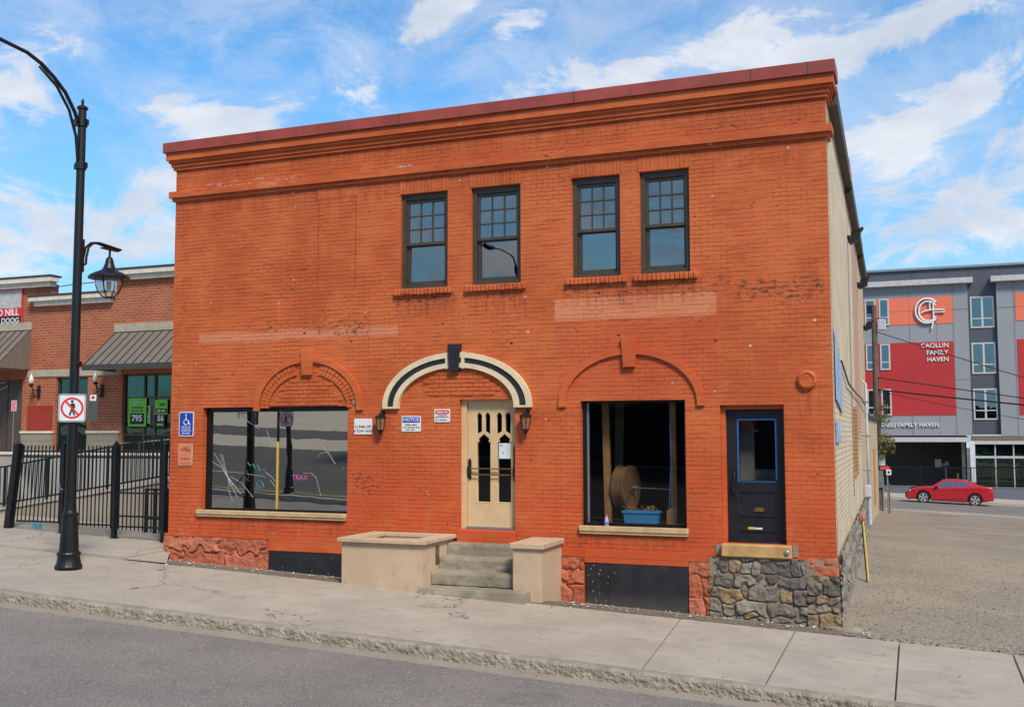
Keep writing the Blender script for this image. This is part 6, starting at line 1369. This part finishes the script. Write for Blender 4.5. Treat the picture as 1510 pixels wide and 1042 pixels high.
bm = BM(); a_, b_ = cp(558, 298), cp(655, 250); bm.faces.new([bm.verts.new(p) for p in ((a_[0]-.02, -.66, a_[1]+.02), (a_[0]-.02, .66, a_[1]+.02), (b_[0]-.02, .52, b_[1]+.02), (b_[0]-.02, -.52, b_[1]+.02))]); mk('windscreen', bm, 'carglass', CA)
bm = BM(); a_, b_ = cp(1050, 312), cp(905, 262); bm.faces.new([bm.verts.new(p) for p in ((a_[0]+.02, -.62, a_[1]+.03), (a_[0]+.02, .62, a_[1]+.03), (b_[0]+.02, .52, b_[1]+.03), (b_[0]+.02, -.52, b_[1]+.03))]); mk('rear_window', bm, 'carglass', CA)
for c in (WF, WR):
    for yy in (-.80, .80):
        rc = rw_
        def cyl(name, r, w_, mat, par, off=0, n=24):
            bm = BM(); lathe(bm, [(r*.93, -w_), (r, -w_*.8), (r, w_*.8), (r*.93, w_)], n=n); bmesh.ops.rotate(bm, verts=bm.verts, matrix=Matrix.Rotation(math.pi/2, 3, 'X')); bmesh.ops.translate(bm, verts=bm.verts, vec=(c[0], yy+off, rw_)); return mk(name, bm, mat, par)
        wh = cyl('wheel', rc, .10, 'tyre', CA); sg = -1 if yy < 0 else 1
        bm = BM(); y_ = yy+sg*.102
        for k in range(5):
            a_ = R(90+72*k); d = Vector((math.cos(a_), 0, math.sin(a_))); n_ = Vector((-d.z, 0, d.x)); o_ = Vector((c[0], y_, rw_))
            ps_ = [o_+d*.03+n_*.035, o_+d*.21+n_*.055, o_+d*.21-n_*.055, o_+d*.03-n_*.035]; f1 = [bm.verts.new(p) for p in ps_]; f2 = [bm.verts.new(p+Vector((0, sg*.012, 0))) for p in ps_]; bm.faces.new(f1); bm.faces.new(f2)
            for q in range(4): bm.faces.new((f1[q], f1[(q+1) % 4], f2[(q+1) % 4], f2[q]))
        for k in range(24):
            a1, a2 = R(15*k), R(15*k+15); bm.faces.new([bm.verts.new((c[0]+r*math.cos(t), y_+sg*.004, rw_+r*math.sin(t))) for r, t in ((.20, a1), (.225, a1), (.225, a2), (.20, a2))])
        mk('rim', bm, 'rim', wh, recalc=False)
    bm = BM(); box(bm, c[0]-.36, c[0]+.36, -.70, .70, .2, .62); mk('wheel_well', bm, 'black', CA)
bm = BM()
for pts in ([cp(585, 440), cp(572, 400), cp(578, 330), cp(596, 310)], [cp(775, 445), cp(776, 400), cp(776, 312)], [cp(900, 430), cp(905, 390), cp(930, 340), cp(926, 308)]): sweep(bm, [(p[0], -.872, p[1]) for p in pts], .005, 4)
sweep(bm, [(p[0], -.871, p[1]) for p in (cp(590, 428), cp(890, 432))], .012, 4); mk('door_gap', bm, 'black', CA)
bm = BM()
for x, y in ((735, 345), (898, 345)): p = cp(x, y); box(bm, p[0]-.08, p[0]+.08, -.895, -.871, p[1]-.012, p[1]+.012, .004)
mk('door_handle', bm, 'carred', CA)
for sg in (-1, 1):
    p = cp(603, 314); bm = BM(); box(bm, p[0]-.10, p[0]+.06, sg*.93-.07, sg*.93+.07, p[1]-.02, p[1]+.09, .02); mk('wing_mirror', bm, 'black', CA)
    p = cp(370, 342); bm = BM(); vs = box(bm, p[0]-.20, p[0]+.10, sg*.70-.17, sg*.70+.17, p[1]-.035, p[1]+.04, .02); mk('headlight', bm, simple('headlight lens', (.6, .6, .6), .2), CA)
    p = cp(1117, 360); bm = BM(); box(bm, p[0]-.10, p[0]+.16, sg*.70-.172, sg*.70+.172, p[1]-.07, p[1]+.06, .02); mk('tail_light', bm, 'red', CA)
bm = BM(); p = cp(318, 385); box(bm, p[0]-.13, p[0]+.1, -.55, .55, p[1]-.12, p[1]+.12, .02); mk('grille', bm, 'black', CA)
pA = onY(1336, 735, 44.5); CA.location = (pA.x, 45.35, ground(pA.x, 45.35)-.075); CA.rotation_euler = (0, .042, 0); CA.scale = (1, 1, 1.07)

# ================================================================== POLE, WIRES, TREE, SMALL SIGNS
PY = 32.3; pt = onY(1290.5, 450, PY); pbx = onY(1293.5, 700, PY); pbx = (pt.x+pbx.x)/2; ztop = pt.z
UP_ = thing('utility_pole', 'weathered brown timber utility pole at the back corner of the gravel lot', 'utility pole', (pbx, PY, -.4))
bm = BM(); sweep(bm, [(pbx, PY, -.8), (pbx, PY, 3), (pbx, PY, ztop)], [.16, .145, .115], 12); mk('pole', bm, 'wood', UP_)
bm = BM(); sweep(bm, [(pbx+.17, PY-.1, -.6), (pbx+.17, PY-.1, 1.1)], .05, 8); box(bm, pbx-.17, pbx+.20, PY-.22, PY-.16, .6, 1.35); mk('conduit', bm, 'steel', UP_)
bm = BM(); box(bm, pbx+.15, pbx+.5, PY-.2, PY+.0, 7.6, 8.1, .03); mk('transformer_box', bm, 'bandgrey', UP_)
bm = BM(); box(bm, pbx-.3, pbx-.1, PY-.12, PY+.12, 8.4, 8.75, .02); box(bm, pbx+.1, pbx+.16, PY-.05, PY+.05, 8.12, 8.16); sweep(bm, [(pbx, PY, 8.15), (pbx+.5, PY-.1, 8.15)], .02, 5); mk('insulators', bm, 'blackmetal', UP_)
A = onY(1296, 686, PY-.3); Bq = onY(1305, 671, PY-.3); bm = BM(); box(bm, A.x, Bq.x, PY-.3, PY-.26, A.z, Bq.z); tag(mk('notice', bm, 'paper'), 'white notice fixed to the utility pole above the pink street sign', 'notice')
def wire(p0, p1, sag, r, lab, Y1=27):
    a_ = Vector((pbx, PY, onY(1296, p0, PY).z)); b_ = onY(1540, p1, Y1); d = b_-a_; b_ = a_+d*2.5; pts = [a_+(b_-a_)*t+Vector((0, 0, -sag*4*t*(1-t))) for t in [i/16 for i in range(17)]]
    bm = BM(); sweep(bm, pts, r, 5); tag(mk('overhead_wire', bm, 'wire'), lab, 'wire', 'wires from the utility pole')
wire(488, 560, .15, .018, 'highest thin wire running right from the utility pole'); wire(556, 587, .1, .022, 'second wire down, pale where it meets the pole'); wire(574, 596, .1, .034, 'thickest lower wire running right from the utility pole'); wire(576, 612, .3, .012, 'lowest thin sagging wire from the utility pole')
# little tree by the pole
TR = thing('small_tree', 'small olive-leaved tree growing beside the utility pole', 'tree', (12.25, 31.9, -.3))
bm = BM(); tx = pbx-.1
sweep(bm, [(tx, 31.9, -.5), (tx+.03, 31.9, 1.6), (tx-.05, 31.9, 3.4), (tx+.1, 31.9, 4.6)], [.06, .05, .035, .015], 7)
for (z, dx, dz) in ((2.2, .6, .5), (2.6, -.4, .5), (3.2, .5, .5), (3.7, -.3, .4), (2.9, .7, -.1)): sweep(bm, [(tx, 31.9, z), (tx+dx*.6, 31.8, z+dz*.6), (tx+dx, 31.7, z+dz)], [.02, .014, .007], 5)
mk('trunk', bm, 'bark', TR)
bm = BM(); rr = random.Random(21)
for (px, py, r, n) in ((1300, 616, .42, 260), (1307, 650, .40, 300), (1296, 642, .35, 200), (1302, 600, .30, 110), (1312, 660, .28, 120), (1299, 668, .3, 130), (1292, 625, .4, 120)):
    c = onY(px, py, 31.7)
    for k in range(n):
        d = Vector((rr.gauss(0, 1), rr.gauss(0, 1), rr.gauss(0, .8))).normalized()*r*rr.random()**.5; q = c+d; s = rr.uniform(.03, .07)
        n1_ = Vector((rr.gauss(0, 1), rr.gauss(0, 1), rr.gauss(0, 1))).normalized(); t1_ = n1_.orthogonal().normalized(); t2_ = n1_.cross(t1_)
        quad(bm, q-t1_*s, q-t2_*s*.5, q+t1_*s, q+t2_*s*.5)
mk('crown', bm, 'leaf', TR, recalc=False)
SG = thing('street_sign', 'pink and white signs on a thin grey post at the edge of the gravel lot', 'sign', (onY(1308.5, 755, 29.9).x, 29.9, -.35)); p = onY(1308.5, 700, 29.9)
bm = BM(); sweep(bm, [(p.x, 29.9, -.6), (p.x, 29.9, onY(1308, 686, 29.9).z)], .03, 6); mk('post', bm, 'steel', SG)
A = onY(1298, 692, 29.85); Bq = onY(1312, 687.5, 29.85); bm = BM(); box(bm, A.x, Bq.x, 29.84, 29.86, A.z, Bq.z); mk('pink_board', bm, simple('faded red sign', (.60, .05, .09), .5), SG)
A = onY(1307, 700, 29.8); Bq = onY(1314, 692, 29.8); bm = BM(); box(bm, A.x, Bq.x, 29.80, 29.82, A.z, Bq.z); o = mk('white_board', bm, 'paper', SG); bm = BM(); bm.faces.new([bm.verts.new(((A.x+Bq.x)/2+.05*math.cos(R(t)), 29.795, (A.z+Bq.z)/2+.06*math.sin(R(t)))) for t in range(0, 360, 40)]); mk('sign_mark', bm, 'black', o)
p = onY(1311.5, 730, 30.4); bm = BM(); sweep(bm, [(p.x, 30.4, -.6), (p.x, 30.4, onY(1311, 712, 30.4).z)], .025, 6); tag(mk('stake', bm, 'wood'), 'short brown stake right of the sign post at the lot edge', 'stake')
# yellow stick leaning on the side wall
YS = thing('marker_pole', 'yellow and black marker pole leaning against the grey rubble base', 'pole', (13, 5.6, 0)); A = onY(1281, 857, 5.5); Bq = onY(1273, 768, 6.6)
bm = BM(); sweep(bm, [A, Bq], .015, 6); mk('stick', bm, 'yellow', YS); bm = BM(); sweep(bm, [A+Vector((-.033, 0, 0)), Bq+Vector((-.033, 0, 0))], .014, 5); mk('strip', bm, 'black', YS); bm = BM(); lathe(bm, [(.04, 0), (.05, .08), (.03, .16)], Bq, 8); mk('cap', bm, simple('red cap', (.50, .12, .10), .5), YS)
# corner stones on the ground
rr = random.Random(5)
for i, (px, py, s, lab) in enumerate(((1252, 925, .13, 'pale flat stone lying at the building corner on the gravel'), (1243, 932, .10, 'smaller broken stone in front of the building corner'))):
    x, y = (12.98, -.5) if i == 0 else (12.75, -.72); bm = BM(); bmesh.ops.create_icosphere(bm, subdivisions=2, radius=s)
    for v in bm.verts: v.co = Vector((v.co.x*1.5, v.co.y*1.1, v.co.z*.45))*(1+.25*mnoise.noise(v.co*14+Vector((i*7, 0, 0))))+Vector((x, y, ground(x, y)+s*.2))
    tag(mk('loose_stone', bm, 'greystone' if i else 'mortar'), lab, 'stone')
# across the street: unseen dark building added so the right-hand glass mirrors no sky
OB = thing('added_dark_building', 'long dark clad building added out of view across the street to darken the right shop window reflection', 'building', (12, -27, 2)); bm = BM(); box(bm, -7.5, 45, -40, -26, 0, 6.4); mk('wall', bm, 'oppo', OB)
bm = BM(); box(bm, -7.8, 45.3, -40.3, -25.7, 6.4, 6.7); mk('roof', bm, 'roofdark', OB)
for x in (-4, 1, 6, 11, 16): bm = BM(); box(bm, x, x+2, -25.99, -25.93, 3, 5); mk('window', bm, 'farglass', OB)

# ================================================================== pieces that stand apart become parts of their own
def split_parts(o, gap):
    me = o.data; n = len(me.vertices); par = list(range(n))
    def find(a):
        while par[a] != a: par[a] = par[par[a]]; a = par[a]
        return a
    for e in me.edges:
        a, b_ = find(e.vertices[0]), find(e.vertices[1])
        if a != b_: par[a] = b_
    bb = {}
    for v in me.vertices:
        r = find(v.index); c = v.co
        if r not in bb: bb[r] = [list(c), list(c)]
        else:
            for k in range(3): bb[r][0][k] = min(bb[r][0][k], c[k]); bb[r][1][k] = max(bb[r][1][k], c[k])
    cl_ = []
    for r, (lo, hi) in bb.items():
        hit = [c for c in cl_ if all(lo[k]-gap <= c[1][k] and hi[k]+gap >= c[0][k] for k in range(3))]
        new = [lo, hi, {r}]
        for h_ in hit:
            new = [[min(new[0][k], h_[0][k]) for k in range(3)], [max(new[1][k], h_[1][k]) for k in range(3)], new[2] | h_[2]]; cl_.remove(h_)
        cl_.append(new)
    if len(cl_) < 2 or len(cl_) > 60: return
    for i, c in enumerate(cl_[1:]+cl_[:1]):
        bm = bmesh.new(); bm.from_mesh(me); bm.verts.ensure_lookup_table()
        bmesh.ops.delete(bm, geom=[v for v in bm.verts if find(v.index) not in c[2]], context='VERTS')
        if i < len(cl_)-1:
            m2 = me.copy(); bm.to_mesh(m2); q = o.copy(); q.data = m2; COL.objects.link(q)
        else: last = bm; continue
        bm.free()
    last.to_mesh(me); last.free()
for nm, gap in (('coping_seam', .05), ('soldier_course', .05), ('tympanum_bricks', .25), ('rowlock_bricks', .06), ('push_bar', .02), ('handle_plate', .05), ('door_panel', .01), ('panel_joints', .01), ('parapet_joints', .05), ('door_seam', .05), ('pipe_bracket', .1),
                ('broken_brick_hole', .05), ('masking_tape', .005), ('blocked_window_joint', .05), ('door_bead', .02), ('base_ledge', .002), ('base_mortar', .01), ('gate_stile', .05), ('rail_posts', .05), ('stroke', .01), ('scratches', .03), ('blue_scribble', .03), ('black_scribble', .03), ('grey_wall', .01), ('arch_moulding', .05), ('door_handle', .02), ('door_gap', .2), ('rails', .02), ('recess_wall', .05), ('mullions', .01)):
    for o in [o for o in list(COL.objects) if o.type == 'MESH' and o.name.split('.')[0] == nm and not o.children]: split_parts(o, gap)
